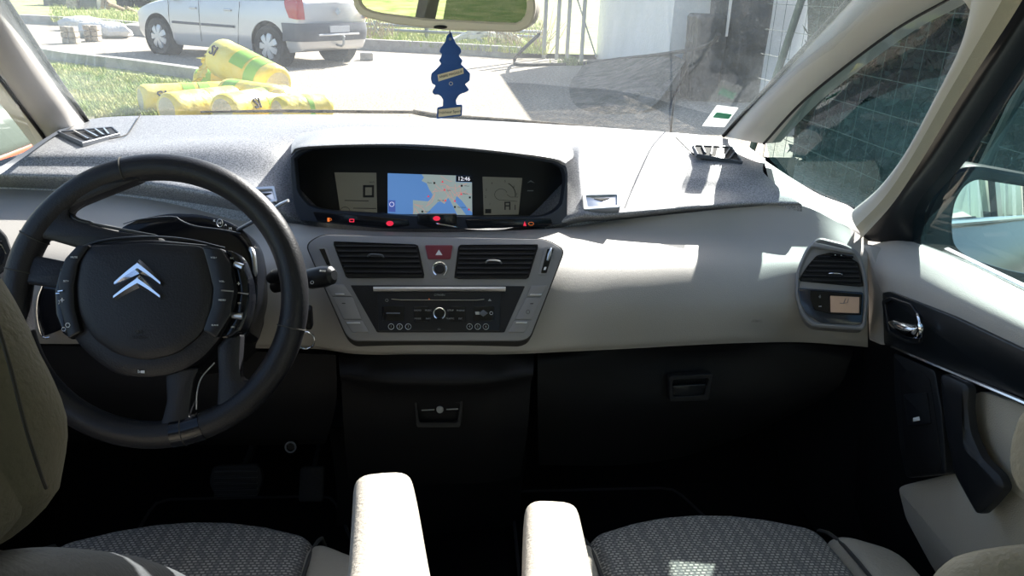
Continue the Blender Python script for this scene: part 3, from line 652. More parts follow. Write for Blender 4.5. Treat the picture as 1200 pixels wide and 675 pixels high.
# radio
rad = thing('car_radio', 'black car radio with disc slot, round dial and numbered buttons in centre panel', 'car radio', ST.at(514, 388, 0))
ob('surround', plate(ST, [(411, 335), (615, 336), (591, 390), (442, 390)], .001, .0038, .0003, .002), 'black_soft', rad)
ob('top_bar', MB().grid([[ST.at(x, y, hh) for x in (438, 460, 500, 540, 570, 592)] for y, hh in ((337.4, .003), (337.8, .009), (340.5, .010), (342.6, .007), (342.9, .003))]), 'satin_silver', rad)
face = ob('face', plate(ST, [(443, 343.5), (586, 343.5), (585, 389), (444, 389)], .003, .0068, .001, .002), 'satin_black', rad)
ob('disc_slot', MB().tube([ST.at(459, 351.6, .007), ST.at(470, 352.6, .0072), ST.at(557, 353, .0072), ST.at(567, 352, .007)], .0011, 8, squash=.5), 'chrome', rad)
ob('dial', MB().lathe([(.0001, .0115), (.0068, .0115), (.0078, .0105), (.008, .004)], ST.M(515, 369.3, 0)), 'gloss_black', rad)
ob('dial_ring', MB().tube([ST.at(515+6.6*sin(a), 369.3-6.6*cos(a), .0105) for a in [radians(d) for d in range(-152, 153, 8)]], .0011, 8), 'chrome', rad)
for i, (q, s_) in enumerate(((448, 359), (474, 377.5)) for _ in ()): pass
kb = ob('key_block', plate(ST, [(448, 359.5), (474, 359.5), (474, 377.5), (448, 377.5)], .006, .0078, .0005, .002), 'gloss_black', rad)
ob('silver_key', MB().tube([ST.at(453, 368.3, .008), ST.at(469, 368.6, .008)], .0022, 8, squash=.35), 'slate', kb)
ob('key_block', plate(ST, [(485, 360), (503, 360), (505, 368), (503, 378.5), (485, 378.5)], .006, .0078, .0005, .002), 'gloss_black', rad)
ob('key_block', plate(ST, [(527, 360), (546, 360), (546, 378.5), (527, 378.5), (525, 368)], .006, .0078, .0005, .002), 'gloss_black', rad)
kb = ob('key_block', plate(ST, [(554, 360), (579, 360), (579, 377.5), (554, 377.5)], .006, .0078, .0005, .002), 'gloss_black', rad)
ob('arrow_pad', plate(ST, [(566, 364.5), (571.5, 368.5), (566, 372.5), (560.5, 368.5)], .0078, .0095, .0005, .0005), 'slate', kb)
ob('arrow_light', plate(ST, [(556.5, 366.8), (561.5, 367), (561.5, 370), (557, 370)], .0078, .0088, .0003, .0005), 'satin_silver', kb)
ob('arrow_ring', MB().tube([ST.at(575.3+1.8*cos(a), 368.4+1.8*sin(a), .0082) for a in [i*pi/5 for i in range(10)]], .0004, 5, closed=True), 'white_print', kb)
for n, x in enumerate((458.7, 468.5, 478.6, 550, 559.5, 569)):
    y = 384; b = ob('preset_button', MB().lathe([(.0001, .0078), (.0036, .0078), (.004, .006)], ST.M(x, y, 0), 18), 'gloss_black', rad)
    ob('button_ring', MB().tube([ST.at(x+3.3*cos(a), y+3.3*sin(a), .0076) for a in [i*pi/8 for i in range(16)]], .0005, 5, closed=True), 'satin_silver', b)
    ob('number', ftext(ST, [(str(n+1), x, y, 3.2)], .008), 'dim_print', b)
letters('lettering', ST, [('CITROËN', 515, 347.3, 2.2), ('RADIO', 489.6, 365.2, 2), ('MUSIC', 502, 365.2, 2), ('SETUP', 527.6, 365.2, 2), ('PHONE', 539.6, 365.4, 2), ('MODE', 489.6, 374.8, 2), ('NAV', 502, 374.8, 2), ('TRAFFIC', 527.2, 374.8, 1.9), ('ESC', 539.4, 374.8, 2), ('CD', 514.5, 387.2, 1.8)], .0081, 'dim_print', rad)
ob('eject_symbol', plate(ST, [(573.5, 351.5), (575.6, 354), (571.4, 354)], .0068, .0074, 0, 0), 'dim_print', rad)
ob('power_symbol', MB().tube([ST.at(453.7+1.6*cos(a), 353.3+1.6*sin(a), .0072) for a in [i*pi/5 for i in range(10)]], .0003, 5, closed=True), 'dim_print', rad)
ob('indicator_light', MB().ball(ST.at(503, 351.8, .0075), .0007), 'icon_orange', rad)

# ================================================================== RIGHT END VENT AND CLIMATE SCREEN
a_, b_, c_ = PY(938, 345, 1.160), PY(1015, 352, 1.118), PY(975, 285, 1.185)
EV = Frame(a_, b_-a_, c_-a_)
EOUT = [(958, 278), (944, 292), (934, 315), (932, 345), (938, 368), (950, 383), (1014, 388), (1018, 350), (1014, 315), (1006, 295), (990, 286)]
evp = thing('side_vent_surround', 'rounded silver-grey surround holding vent and climate screen at dashboard right end', 'vent surround', EV.at(975, 385, 0))
ob('bezel', ring(EV, EOUT, [(960, 283), (948, 296), (938, 318), (936, 345), (943, 366), (954, 378), (1009, 382), (1013, 350), (1009, 318), (1001, 300), (986, 291)], -.04, .006, .01, 120, bev=.003), 'grey_panel', evp)
ob('inner_face', plate(EV, [(960, 283), (948, 296), (938, 318), (936, 345), (943, 366), (954, 378), (1009, 382), (1013, 350), (1009, 318), (1001, 300), (986, 291)], -.02, .002, .001, .008), 'grey_panel', evp)
vent('black slatted air vent above the small amber climate screen', [(957, 301), (947, 312), (936, 329), (1011, 336), (1005, 309), (990, 300), (972, 297.5)], (978, 323), 1.5, EV, .003, 6, 'chrome')
ob('shelf_edge', plate(EV, [(953, 285), (997, 295), (1000, 299), (950, 291)], .002, .012, .002, .001), 'grey_panel', evp)
ob('vent_wheel', MB().tube([EV.at(972+d, 300.3+d*.1, .010) for d in (0, 6, 12, 20, 27)], .0022, 8), 'gloss_black', evp)
ob('wheel_mark', MB().ball(EV.at(985, 301, .0125), .0009).ball(EV.at(978, 300.5, .0125), .0009), 'white_print', evp)
cl = thing('climate_display', 'navy gloss climate panel with plus and minus keys and an amber screen', 'climate display', EV.at(975, 380, .003), None)
ob('panel', plate(EV, [(934.5, 338), (1011.5, 343), (1010, 380.5), (963, 379), (946, 370), (938, 356)], .002, .006, .001, .005), 'navy_gloss', cl)
ob('screen_rim', ring(EV, [(949, 341), (1010, 345.5), (1008.5, 370), (972, 368.5), (954, 364), (949, 352)], [(972, 347), (1007, 348.5), (1006, 368), (972, 367)], .005, .0085, .002), 'gloss_black', cl)
sc = ob('amber_screen', plate(EV, [(972.5, 347.3), (1006.5, 349), (1006, 367.5), (973, 366.5)], .005, .0072, .0003, .0008), 'climate_lcd', cl)
mb = MB().tube([EV.at(983.5, 356, .0076), EV.at(988, 356.3, .0076), EV.at(990.5, 350.5, .0076)], .0006, 6); mb.tube([EV.at(988.5, 356, .0076), EV.at(992.5, 355.5, .0076), EV.at(993.8, 350.8, .0076)], .0005, 6)
ob('seat_symbol', mb, 'slate', sc)
kp = ob('temperature_key', plate(EV, [(949, 342), (969, 343.5), (969, 354), (951, 353.5)], .005, .008, .0005, .002), 'satin_black', cl)
km = ob('temperature_key', plate(EV, [(951, 355), (969, 355.5), (969, 366), (958, 364)], .005, .008, .0005, .002), 'satin_black', cl)
def plus(fr, x, y, s, h, minus=False):
    mb = plate(fr, [(x-s, y-.45), (x+s, y-.45), (x+s, y+.45), (x-s, y+.45)], h, h+.0005, 0, 0)
    if not minus: plate(fr, [(x-.45, y-s), (x+.45, y-s), (x+.45, y+s), (x-.45, y+s)], h, h+.0005, 0, 0, mb)
    return mb
ob('plus_sign', plus(EV, 960.5, 348.6, 1.7, .008), 'white_print', kp); ob('minus_sign', plus(EV, 960.5, 359.8, 1.7, .008, True), 'white_print', km)
AF = Frame(PY(885, 376, 1.160), (1, -.1, 0), (0, .3, 1))
tag(ob('airbag_marking', ftext(AF, [('AIRBAG', 885, 376, 3.2)], .004), 'beige_mark', dash), '', '') if False else ob('airbag_marking', ftext(AF, [('AIRBAG', 885, 376, 3.2)], .003), 'beige_mark', dash)
# left end vent, mostly behind the driver seat
lv = Frame(PY(-4, 285, 1.165), (1, .25, 0), (0, .2, 1))
t = thing('air_vent', 'black end vent at the dashboard left edge behind the steering wheel', 'air vent', lv.o, 'slatted air vents in the dashboard')
ob('rim', ring(lv, [(-60, 270), (-4, 264), (8, 276), (15, 296), (12, 312), (-10, 330), (-60, 330)], [(-60, 276), (-8, 272), (2, 280), (8, 296), (4, 308), (-14, 322), (-60, 322)], 0, .008, .006), 'satin_black', t)
ob('duct', plate(lv, [(-60, 276), (-8, 272), (2, 280), (8, 296), (4, 308), (-14, 322), (-60, 322)], 0, .003, 0, .004), 'black_soft', t)
for k in range(4): ob('slat', MB().box(lv.at(-22, 282+9*k, .005), (.06, .004, .0016)), 'satin_black', t)
ob('chrome_edge', MB().tube([lv.at(-6, 279, .008), lv.at(4, 287, .008), lv.at(9, 297, .008)], .0012, 6), 'chrome', t)

# ================================================================== STEERING WHEEL
WC = V((-.373, .945, .937)); tl = radians(25)
WF = Frame(WC, (1, 0, 0), (0, sin(tl), cos(tl)))
wheel = thing('steering_wheel', 'black leather steering wheel with fixed button hub and chrome double chevron', 'steering wheel', WC)
# rim circle fitted on the wheel plane
uL = WF.uv(3, 330); uR = WF.uv(362, 330); uT = WF.uv(180, 180); uB = WF.uv(180, 526)
RO = ((uR[0]-uL[0])+(uT[1]-uB[1]))/4; RC = ((uR[0]+uL[0])/2, (uT[1]+uB[1])/2); rr_ = .0175
print('wheel', RO, RC)
rim = ob('rim', MB().tube([WF.w(RC[0]+(RO-rr_)*cos(a), RC[1]+(RO-rr_)*sin(a), 0) for a in [2*pi*i/96 for i in range(96)]], rr_, 18, closed=True), 'dark_leather', wheel)
def rim_ring(px, py, name='rim_seam', m='seam', w=.001):
    u, v = WF.uv(px, py); a = atan2(v-RC[1], u-RC[0]); c = V((RC[0]+(RO-rr_)*cos(a), RC[1]+(RO-rr_)*sin(a)))
    pts = []
    for i in range(20):
        b = 2*pi*i/20; k = rr_+.0004; pts.append(WF.w(c.x+k*cos(b)*cos(a), c.y+k*cos(b)*sin(a), k*sin(b)))
    ob(name, MB().tube(pts, w, 5, closed=True), m, rim)
for q in ((145, 195), (20, 268), (12, 315), (347, 385), (216, 505)): rim_ring(*q)
ob('rim_insert', MB().tube([WF.w(RC[0]+(RO-rr_)*cos(a), RC[1]+(RO-rr_)*sin(a), 0) for a in [radians(-82.5+i*1.6) for i in range(9)]], rr_+.0009, 18), 'gloss_black', rim)
def wplate(poly, h0, h1, bev=.004, rnd=.006, **k): return plate(WF, poly, h0, h1, bev, rnd, **k)
ob('upper_spoke', wplate([(150, 200), (118, 204), (70, 228), (40, 262), (25, 290), (24, 302), (36, 300), (43, 283), (57, 280.5), (100, 293), (118, 300), (190, 290), (190, 279), (140, 272), (100, 262), (84, 256), (84, 247), (95, 240), (122, 229), (168, 211)], -.012, .012, .004, .004), 'dark_leather', wheel)
ob('lower_spoke', wplate([(22, 296), (55, 302), (90, 309), (100, 320), (92, 345), (75, 338), (30, 333), (20, 345), (10, 330)], -.012, .009, .004, .004), 'dark_leather', wheel)
ob('spoke_highlight', MB().tube(spline([WF.at(84, 251, .004), WF.at(92, 258, .006), WF.at(110, 263, .006), WF.at(150, 271, .006), WF.at(188, 278, .006)], 24), [.001]+[.0034]*6+[.002]*16+[.0008], 8), 'satin_black', wheel)
ob('bottom_spoke', wplate([(196, 430), (198, 470), (193, 490), (186, 505), (222, 510), (224, 480), (229, 445), (236, 430)], -.012, .010, .004, .004), 'dark_leather', wheel)
ob('bottom_spoke', wplate([(256, 405), (258, 440), (255, 492), (275, 490), (305, 468), (330, 425), (338, 375), (330, 375), (320, 405), (304, 436), (292, 446), (284, 444), (282, 425), (284, 392), (270, 390)], -.012, .010, .005, .004), 'dark_leather', wheel)
ob('chrome_edge', MB().tube(spline([WF.at(251, 425, -.002), WF.at(236, 443, 0), WF.at(231, 460, 0), WF.at(229.5, 480, -.002)], 16), .0011, 6), 'satin_silver', wheel)
hub = ob('hub', wplate([(103, 288), (180, 282), (262, 290), (278, 312), (284, 342), (277, 372), (262, 397), (240, 422), (210, 438), (175, 443), (140, 438), (115, 420), (93, 398), (82, 362), (80, 335), (88, 305)], -.055, .020, .008, .02, dome=.001), 'dark_leather', wheel)
ob('hub_ridge', MB().tube(spline([WF.at(95, 292, .010), WF.at(130, 283.5, .018), WF.at(180, 280, .02), WF.at(225, 283, .018), WF.at(266, 292, .010)], 30), .0016, 6), 'satin_black', hub)
pad = ob('airbag_pad', wplate([(113, 291), (180, 287.5), (246, 291), (253, 312), (257.5, 340), (255, 366), (243, 392), (215, 414), (180, 422), (145, 415), (118, 396), (103, 366), (99.5, 337), (104, 308)], .018, .028, .005, .012, dome=.004), 'dark_leather', wheel)
mb = MB()
def chevron(x0, y0, x1, y1, ax, ay, iy, mb, tw=3.6):
    # raised two-slope stroke
    for (xa, ya) in ((x0, y0), (x1, y1)):
        n = 8; rows = [[], [], [], []]
        for i in range(n+1):
            t = i/n; e = 1-(1-t)**1.0; px = ax+(xa-ax)*t; bow = 1.6*sin(pi*t)
            py = ay+(ya-ay)*t-bow*.4; th = (iy-ay)*(1-t)+tw*1.25*t
            for r, (f, h) in enumerate(((0, .0315), (.3, .0385), (.65, .0385), (1, .0315))): rows[r].append(WF.at(px, py+th*f, h))
        mb.grid(rows)
        mb.add([rows[0][-1], rows[1][-1], rows[2][-1], rows[3][-1]], [(0, 1, 2, 3)])
chevron(148.5, 331, 200.5, 331, 174.5, 306.5, 323, mb, 5.6); chevron(147.5, 346.5, 200, 346, 174.5, 324, 339.5, mb, 5.6)
ob('chevron_emblem', mb, 'chrome', pad, 20)
ob('airbag_marking', ftext(WF, [('SRS', 173.5, 389.5, 4.2), ('AIRBAG', 173.5, 395.5, 3.4)], .0325), 'emboss', pad)
ob('horn_symbol', ftext(WF, [('b', 170.5, 434.5, 4)], .0215, plate(WF, [(172.5, 433.5), (177, 433.2), (177, 436.5), (172.5, 436.2)], .021, .0222, 0, 0)), 'white_print', hub)
# button pods
pl_in = [(117, 290), (103, 291), (89, 306), (81.5, 331), (83.5, 361), (93, 397), (107, 389), (100, 363), (99, 337), (104, 310), (113, 297)]
pl_out = [(99, 293), (88, 300), (78, 317), (72, 342), (73, 371), (80, 390), (93, 399), (86, 365), (84, 331), (91, 308)]
pr_in = [(245, 292), (266, 294.5), (276, 310), (281.5, 342), (276.5, 371), (261, 396), (246, 388), (256, 360), (258, 340), (251, 312)]
pr_out = [(267, 294.5), (277, 296), (286, 306), (294, 330), (296, 350), (293, 370), (286, 388), (271, 397), (262, 396), (278, 371), (283, 342), (277, 312)]
P1 = ob('button_pod', wplate(pl_in, .01, .030, .002, .003), 'satin_black', wheel); P2 = ob('button_pod', wplate(pl_out, -.02, .018, .003, .004), 'gloss_black', wheel)
P3 = ob('button_pod', wplate(pr_in, .01, .030, .002, .003), 'satin_black', wheel); P4 = ob('button_pod', wplate(pr_out, -.02, .018, .003, .004), 'gloss_black', wheel)
ob('divider', MB().tube([WF.at(81.5, 343, .029), WF.at(88, 342.3, .031)], .0011, 6), 'chrome', P1); ob('divider', MB().tube([WF.at(74, 345, .018), WF.at(81, 344.5, .019)], .0011, 6), 'chrome', P2)
ob('divider', MB().tube([WF.at(267, 342, .031), WF.at(281, 343, .030)], .0009, 6), 'satin_silver', P3); ob('divider', MB().tube([WF.at(283, 344, .018), WF.at(295, 345.5, .018)], .0009, 6), 'satin_silver', P4)
ob('roller', MB().tube([WF.at(279, 311, .018), WF.at(289, 315, .019)], [.004, .0045], 10), 'satin_silver', P4); ob('roller', MB().tube([WF.at(277, 370, .018), WF.at(289, 371, .019)], [.004, .0045], 10), 'satin_silver', P4)
ob('roller', MB().tube([WF.at(80, 318, .018), WF.at(88, 315, .019)], [.003, .004], 10), 'satin_black', P2)
letters('lettering', WF, [('MUTE', 100, 304.5, 2.2), ('SET+', 91, 331.5, 2.2)], .0305, 'white_print', P1); ob('plus_sign', plus(WF, 86.5, 353, 2.4, .0302), 'white_print', P1)
mb = MB().tube([WF.at(93+2.6*cos(a), 381.5+2.6*sin(a), .0306) for a in [i*pi/3 for i in range(6)]], .0005, 5, closed=True)
ob('symbol', mb, 'white_print', P1)
mb = MB().tube([WF.at(76.5+1.6*cos(a), 355+2.4*sin(a), .0186) for a in [radians(d) for d in range(-70, 71, 20)]], .0005, 5); mb.tube([WF.at(83+2.2*cos(a), 386+2.2*sin(a), .0186) for a in [i*pi/5 for i in range(10)]], .0004, 5, closed=True)
ob('symbol', mb, 'white_print', P2)
letters('lettering', WF, [('VOL+', 258.5, 304.8, 2.1), ('VOL-', 268, 331.8, 2.1), ('MENU', 268, 353, 2.2), ('BLACK', 260, 381.5, 1.9)], .0305, 'white_print', P3)
letters('lettering', WF, [('SRC', 276, 304.5, 2), ('ESC', 277.5, 383.5, 2), ('OK', 285, 356, 2)], .0186, 'white_print', P4); ob('plus_sign', plus(WF, 284, 333.5, 1.8, .0184), 'white_print', P4)

# column shroud / gear display pod behind the wheel
pod = thing('gear_display_pod', 'glossy black gear display pod behind the top of the wheel hub', 'gear display', PY(220, 300, 1.10))
GF = Frame(PY(215, 285, 1.07), (1, 0, 0), (0, .55, 1))
ob('shell', plate(GF, [(140, 268), (165, 256), (200, 250), (235, 251), (265, 258), (287, 270), (297, 286), (302, 312), (303, 350), (290, 400), (150, 400), (120, 310)], -.06, .006, .006, .012, dome=.004), 'gloss_black', pod)
ob('pod_edge', MB().tube(spline([GF.at(146, 263, .004), GF.at(170, 258.5, .011), GF.at(206, 256, .012), GF.at(216, 261, .0125), GF.at(232, 267, .0125), GF.at(262, 271, .012), GF.at(284, 275, .009)], 30), .0008, 6), 'slate', pod)
letters('lettering', GF, [('R', 254, 261, 3), ('N', 260.5, 263.5, 3), ('A', 267, 266, 3), ('M', 272.5, 270, 3)], .0125, 'white_print', pod)
ob('gear_marker', MB().tube([GF.at(260.5+3.4*cos(a), 263.5+4.6*sin(a), .0125) for a in [i*pi/8 for i in range(16)]], .0005, 5, closed=True), 'satin_silver', pod)
mb = MB(); mb.tube(spline([GF.at(293, 290, .004), GF.at(299, 300, .01), GF.at(301, 325, .008)], 10), [.001]+[.0035]*8+[.001], 8); ob('column_lever', mb, 'satin_silver', pod)
colm = thing('steering_column', 'black steering column housing under the wheel hub', 'steering column', V((-.373, 1.05, .80)))
ob('housing', MB().tube([WF.w(0, -.005, -.015), WF.w(0, -.01, -.12), WF.w(0, -.01, -.26)], [.085, .095, .11], 28, squash=.9), 'black_soft', colm)
# stalks
s1 = thing('gear_paddle', 'slim grey lever with silver tip rising behind the rim beside the map display', 'lever', PY(284, 266, 1.06))
ob('stem', MB().tube([PY(278, 270, 1.08), PY(300, 258, 1.07), PY(322, 245, 1.06)], [.006, .0055, .005], 10, squash=.5), 'slate', s1); ob('tip', MB().tube([PY(318, 247, 1.058), PY(328, 240, 1.056), PY(338, 235, 1.055)], [.0055, .006, .0045], 10, squash=.5), 'satin_silver', s1)
s2 = thing('wiper_stalk', 'thick black wiper stalk with a turning end cap right of the steering wheel', 'stalk', PY(355, 330, 1.02))
ob('stem', MB().tube([PY(322, 336, 1.06), PY(345, 331, 1.035), PY(362, 327, 1.025)], [.009, .010, .012], 14), 'black_plastic', s2)
ob('end_cap', MB().tube([PY(361, 327, 1.025), PY(364, 326.6, 1.022), PY(380, 324, 1.015), PY(389, 322.6, 1.01), PY(392, 322.2, 1.008)], [.012, .0145, .015, .0125, .007], 18), 'satin_black', s2)
CF = Frame(PY(377, 324, 1.0), (1, -.2, .05), (0, .5, 1))
ob('symbol', ftext(CF, [('AUTO', 378, 317.5, 2)], .0, MB().tube([CF.at(366+1.8*cos(a), 331+1.8*sin(a), 0.001) for a in [i*pi/5 for i in range(10)]], .0004, 5, closed=True)), 'white_print', s2)
s3 = thing('light_stalk', 'short black stalk end between the wheel hub and the rim', 'stalk', PY(332, 322, 1.02))
ob('stem', MB().tube([PY(318, 326, 1.05), PY(325, 323, 1.03), PY(332, 321, 1.015)], [.008, .010, .007], 12), 'black_plastic', s3)
s4 = thing('paddle_panel', 'glossy black panel with a curved chrome edge left of the wheel hub', 'trim panel', PY(55, 390, 1.16))
LF = Frame(PY(60, 370, 1.14), (1, 0, 0), (0, .2, 1))
ob('panel', plate(LF, [(50, 335), (46, 352), (46, 372), (52, 394), (68, 388), (92, 376), (100, 340)], -.03, .003, .002, .004), 'gloss_black', s4)
ob('chrome_edge', MB().tube(spline([LF.at(51, 334, .003), LF.at(46, 350, .004), LF.at(45.5, 372, .004), LF.at(51, 394, .003), LF.at(59, 395, .002)], 20), .0018, 8), 'chrome', s4)
key = thing('ignition_key', 'black ignition key with a steel key ring below the wiper stalk', 'key', PY(362, 375, 1.09))
ob('key_grip', MB().rbox(PY(362, 372, 1.065), (.010, .02, .034), .004), 'black_plastic', key)
ob('key_ring', MB().tube([PY(358.5+10*cos(a), 399+10*sin(a), 1.05+.004*cos(a)) for a in [2*pi*i/28 for i in range(28)]], .0012, 8, closed=True), 'chrome', key)

# ================================================================== SEATS
def seat(x0, yb, label, side, arm, fabric_edge):
    """side = +1 when the inboard edge lies towards +x"""
    s = thing('car_seat', label, 'car seat', (x0, yb+.3, .30))
    def shape(w):
        w = V(w); k = max(0, (w.y)/.26); w.z -= .035*k*k; return w
    ob('seat_base', MB().rbox((x0, yb+.34, .36), (.44, .46, .18), .03), 'black_soft', s)
    cu = ob('seat_cushion', MB().rbox((x0, yb+.39, .527), (.37, .56, .125), .03, fn=lambda w: V((w.x, w.y-.10*(w.x/.26)**2*(1 if w.y > 0 else 0), w.z-.02*max(0, w.y/.28)**3))), 'seat_weave', s)
    for sg in (-1, 1):
        b = ob('side_bolster', MB().rbox((x0+sg*.222, yb+.37, .530), (.10, .53, .15), .035, fn=lambda w: V((w.x, w.y-(.03+.06*(w.x*sg+.05)/.1)*(1 if w.y > 0 else 0), w.z-.015*max(0, w.y/.28)**2))), 'seat_leather', s)
        ob('piping', MB().tube(spline([V((x0+sg*.183, yb+.19, .598)), V((x0+sg*.183, yb+.49, .595)), V((x0+sg*.187, yb+.61, .568)), V((x0+sg*.19, yb+.64, .53))], 16), .003, 6), 'seam', b)
    return s
drv = seat(-.36, .315, 'driver seat with woven cushion and side bolsters behind the steering wheel', 1, True, 0)
pas = seat(.40, .30, 'front passenger seat with woven cushion beside the right-hand door', -1, True, 0)
# backrests: reclined body outside the frame plus the wings that reach into it
rot = Matrix.Rotation(radians(-20), 3, 'X')
def backrest(s, cx, cy, ina):
    b = ob('backrest', MB().rbox((cx, cy+.02, .86), (.42, .09, .62), .04, M=Matrix.Rotation(radians(16), 3, 'X')), 'seat_leather', s); return b
db = backrest(drv, -.49, .27, 1); pb = backrest(pas, .56, .10, -1)
def wing(path, rad, m, parent, seg=24):
    P = spline(path, 28); R = []
    for i in range(28):
        x = (len(rad)-1)*i/27; k = min(int(x), len(rad)-2); R.append(rad[k]+(rad[k+1]-rad[k])*(x-k))
    mb = MB().tube(P, R, seg); return ob('backrest_wing', mb, m, parent)
wv = wing([PX(-180, 270, -.30), PX(-100, 375, -.275), PX(-62, 460, -.26), PX(-25, 515, -.25), PX(-11, 570, -.245), PX(-13, 600, -.245), PX(-19, 620, -.245), PX(-26, 638, -.245)], [.040, .042, .044, .046, .046, .042, .032, .008], 'olive_leather', db)
ob('wing_seam', MB().tube(spline([PX(-12, 350, -.20), PX(12, 430, -.19), PX(30, 500, -.19), PX(46, 550, -.192), PX(54, 572, -.197)], 20), .0009, 6), 'seam', wv)
wing([PX(-120, 728, -.26), PX(-30, 722, -.235), PX(70, 717, -.225), PX(175, 722, -.22), PX(232, 738, -.22)], [.028, .036, .038, .034, .022], 'shaded_leather', db)
wing([PX(-60, 662, -.245), PX(0, 660, -.24), PX(40, 662, -.235), PX(66, 670, -.23)], [.007, .007, .006, .002], 'leather', db)  # thin strip in lighter leather stands for the sunlit rim
wing([PX(-110, 470, -.275), PX(-78, 530, -.262), PX(-62, 585, -.255), PX(-66, 625, -.252), PX(-76, 650, -.252)], [.030, .036, .038, .034, .018], 'olive_leather', db)
wp = wing([PX(1350, 430, .30), PX(1292, 480, .29), PX(1252, 525, .285), PX(1238, 560, .28), PX(1240, 585, .28), PX(1244, 602, .28)], [.018, .020, .022, .022, .018, .006], 'seat_leather', pb)
wing([PX(1110, 740, .23), PX(1150, 712, .235), PX(1220, 700, .26), PX(1300, 700, .28)], [.014, .022, .022, .022], 'seat_leather', pb)
# armrests
def armrest(parent, pts, rad, label):
    P = spline(pts, 30); w = []
    mb = MB(); rows = []
    ax = (P[-1]-P[0]).normalized(); rt = ax.cross(V((0, 0, 1))).normalized(); up = rt.cross(ax).normalized()
    n = 30
    for i, p in enumerate(P):
        t = i/(n-1); e = min(1, sqrt(max(0, 1-(1-min(1, (t+.0)/.10))**2))+.02) ; W = rad[0]*(.72+.28*e) if i else rad[0]*.6; H = rad[1]*e
        W *= 1+.12*t
        row = []
        for j in range(28):
            a = 2*pi*j/28; c, s_ = cos(a), sin(a); k = .55
            row.append(p+rt*(W*abs(c)**k*(1 if c > 0 else -1))+up*(H*abs(s_)**k*(1 if s_ > 0 else -1)-.0))
        rows.append(row)
    mb.grid(rows, closed=True); mb.add(rows[0], [tuple(range(28))]); mb.add(rows[-1], [tuple(range(28))[::-1]])
    return ob('armrest', mb, 'leather', parent, 60, label=label)
armrest(drv, [PY(449, 577, .70), PY(452, 613, .62), PY(456, 690, .50), PY(460, 800, .36)], (.031, .030), 'raised cream leather armrest')
armrest(pas, [PY(645, 610, .655), PY(648, 643, .58), PY(655, 720, .46), PY(662, 830, .33)], (.028, .028), 'raised cream leather armrest')

# ================================================================== FLOOR, TUNNEL, PEDALS
struct('floor', MB().grid([[V((-.85, -2.2, .27)), V((.85, -2.2, .27))], [V((-.85, 1.45, .27)), V((.85, 1.45, .27))], [V((-.85, 1.75, .62)), V((.85, 1.75, .62))], [V((-.85, 1.76, .97)), V((.85, 1.76, .97))]]), 'carpet')
for nm, lb, x0, x1 in (('floor_mat', 'black floor mat with grey edging in the passenger footwell', .14, .62), ('floor_mat', 'black floor mat in the driver footwell under the pedals', -.62, -.14)):
    t = thing(nm, lb, 'floor mat', ((x0+x1)/2, 1.1, .27), 'front footwell floor mats')
    FM = Frame(V((0, 1, .272)), (1, 0, 0), (0, 1, 0))
    poly = [(x0, .7-1), (x1, .7-1), (x1, 1.18-1), (x1-.09, 1.42-1), (x0+.02, 1.42-1)]
    ob('mat', plate(FM, poly, 0, .008, .003, .03, px_in=False), 'carpet', t)
    pp = roundp(ccw(poly), .03); ob('edging', MB().tube([FM.w(u, v, .008) for u, v in resample(pp, 80)], .0035, 6, closed=True), 'carpet_edge', t)
cons = thing('floor_tray', 'black storage tray on the floor between the two front seats', 'storage tray', (0, .75, .28))
TF = Frame(V((0, .8, .40)), (1, 0, 0), (0, 1, 0))
ob('tray_body', plate(TF, [(-.10, -.3), (.10, -.3), (.10, .12), (-.10, .12)], -.12, -.02, .005, .02, px_in=False), 'black_soft', cons)
mb = MB(); pr = roundp(ccw([(-.10, -.3), (.10, -.3), (.10, .12), (-.10, .12)]), .03); mb.tube([TF.w(u, v, -.005) for u, v in resample(pr, 80)], .009, 8, closed=True); ob('tray_rim', mb, 'satin_black', cons)
br = thing('brake_pedal', 'wide ribbed rubber brake pedal in the dark driver footwell', 'pedal', PZ(280, 590, .42))
BF = Frame(PZ(277, 563, .42), (1, 0, 0), (0, .5, 1))
ob('pedal_pad', plate(BF, [(250, 546), (303, 544), (309, 560), (300, 583), (255, 586), (245, 565)], -.012, .004, .003, .01), 'rubber', br)
for k in range(5): ob('rib', MB().tube([BF.at(252, 552+7*k, .005), BF.at(302, 551+7*k, .005)], .0022, 6), 'satin_black', br)
ob('pedal_arm', MB().tube([BF.at(285, 548, -.01), BF.at(300, 500, -.05)], .007, 8), 'black_plastic', br)
ac = thing('accelerator_pedal', 'narrow upright accelerator pedal right of the brake pedal', 'pedal', PZ(366, 590, .40))
AFR = Frame(PZ(365, 570, .40), (1, 0, 0), (0, .5, 1))
ob('pedal_pad', plate(AFR, [(352, 548), (380, 546), (378, 588), (350, 588)], -.012, .004, .003, .006), 'rubber', ac)
ob('pedal_arm', MB().tube([AFR.at(368, 548, -.01), AFR.at(376, 505, -.04)], .006, 8), 'black_plastic', ac)
po = thing('diagnostic_socket', 'small round socket with a pale rim under the driver knee panel', 'socket', PY(341, 523, 1.14))
SF2 = Frame(PY(341, 523, 1.14), (1, 0, 0), (0, .2, 1))
ob('socket_rim', MB().tube([SF2.at(341+6*cos(a), 523+6*sin(a), .004) for a in [2*pi*i/20 for i in range(20)]], .0016, 6, closed=True), 'slate', po); ob('socket_body', MB().lathe([(.0001, .002), (.006, .002), (.008, -.02)], SF2.M(341, 523, 0)), 'black_plastic', po)

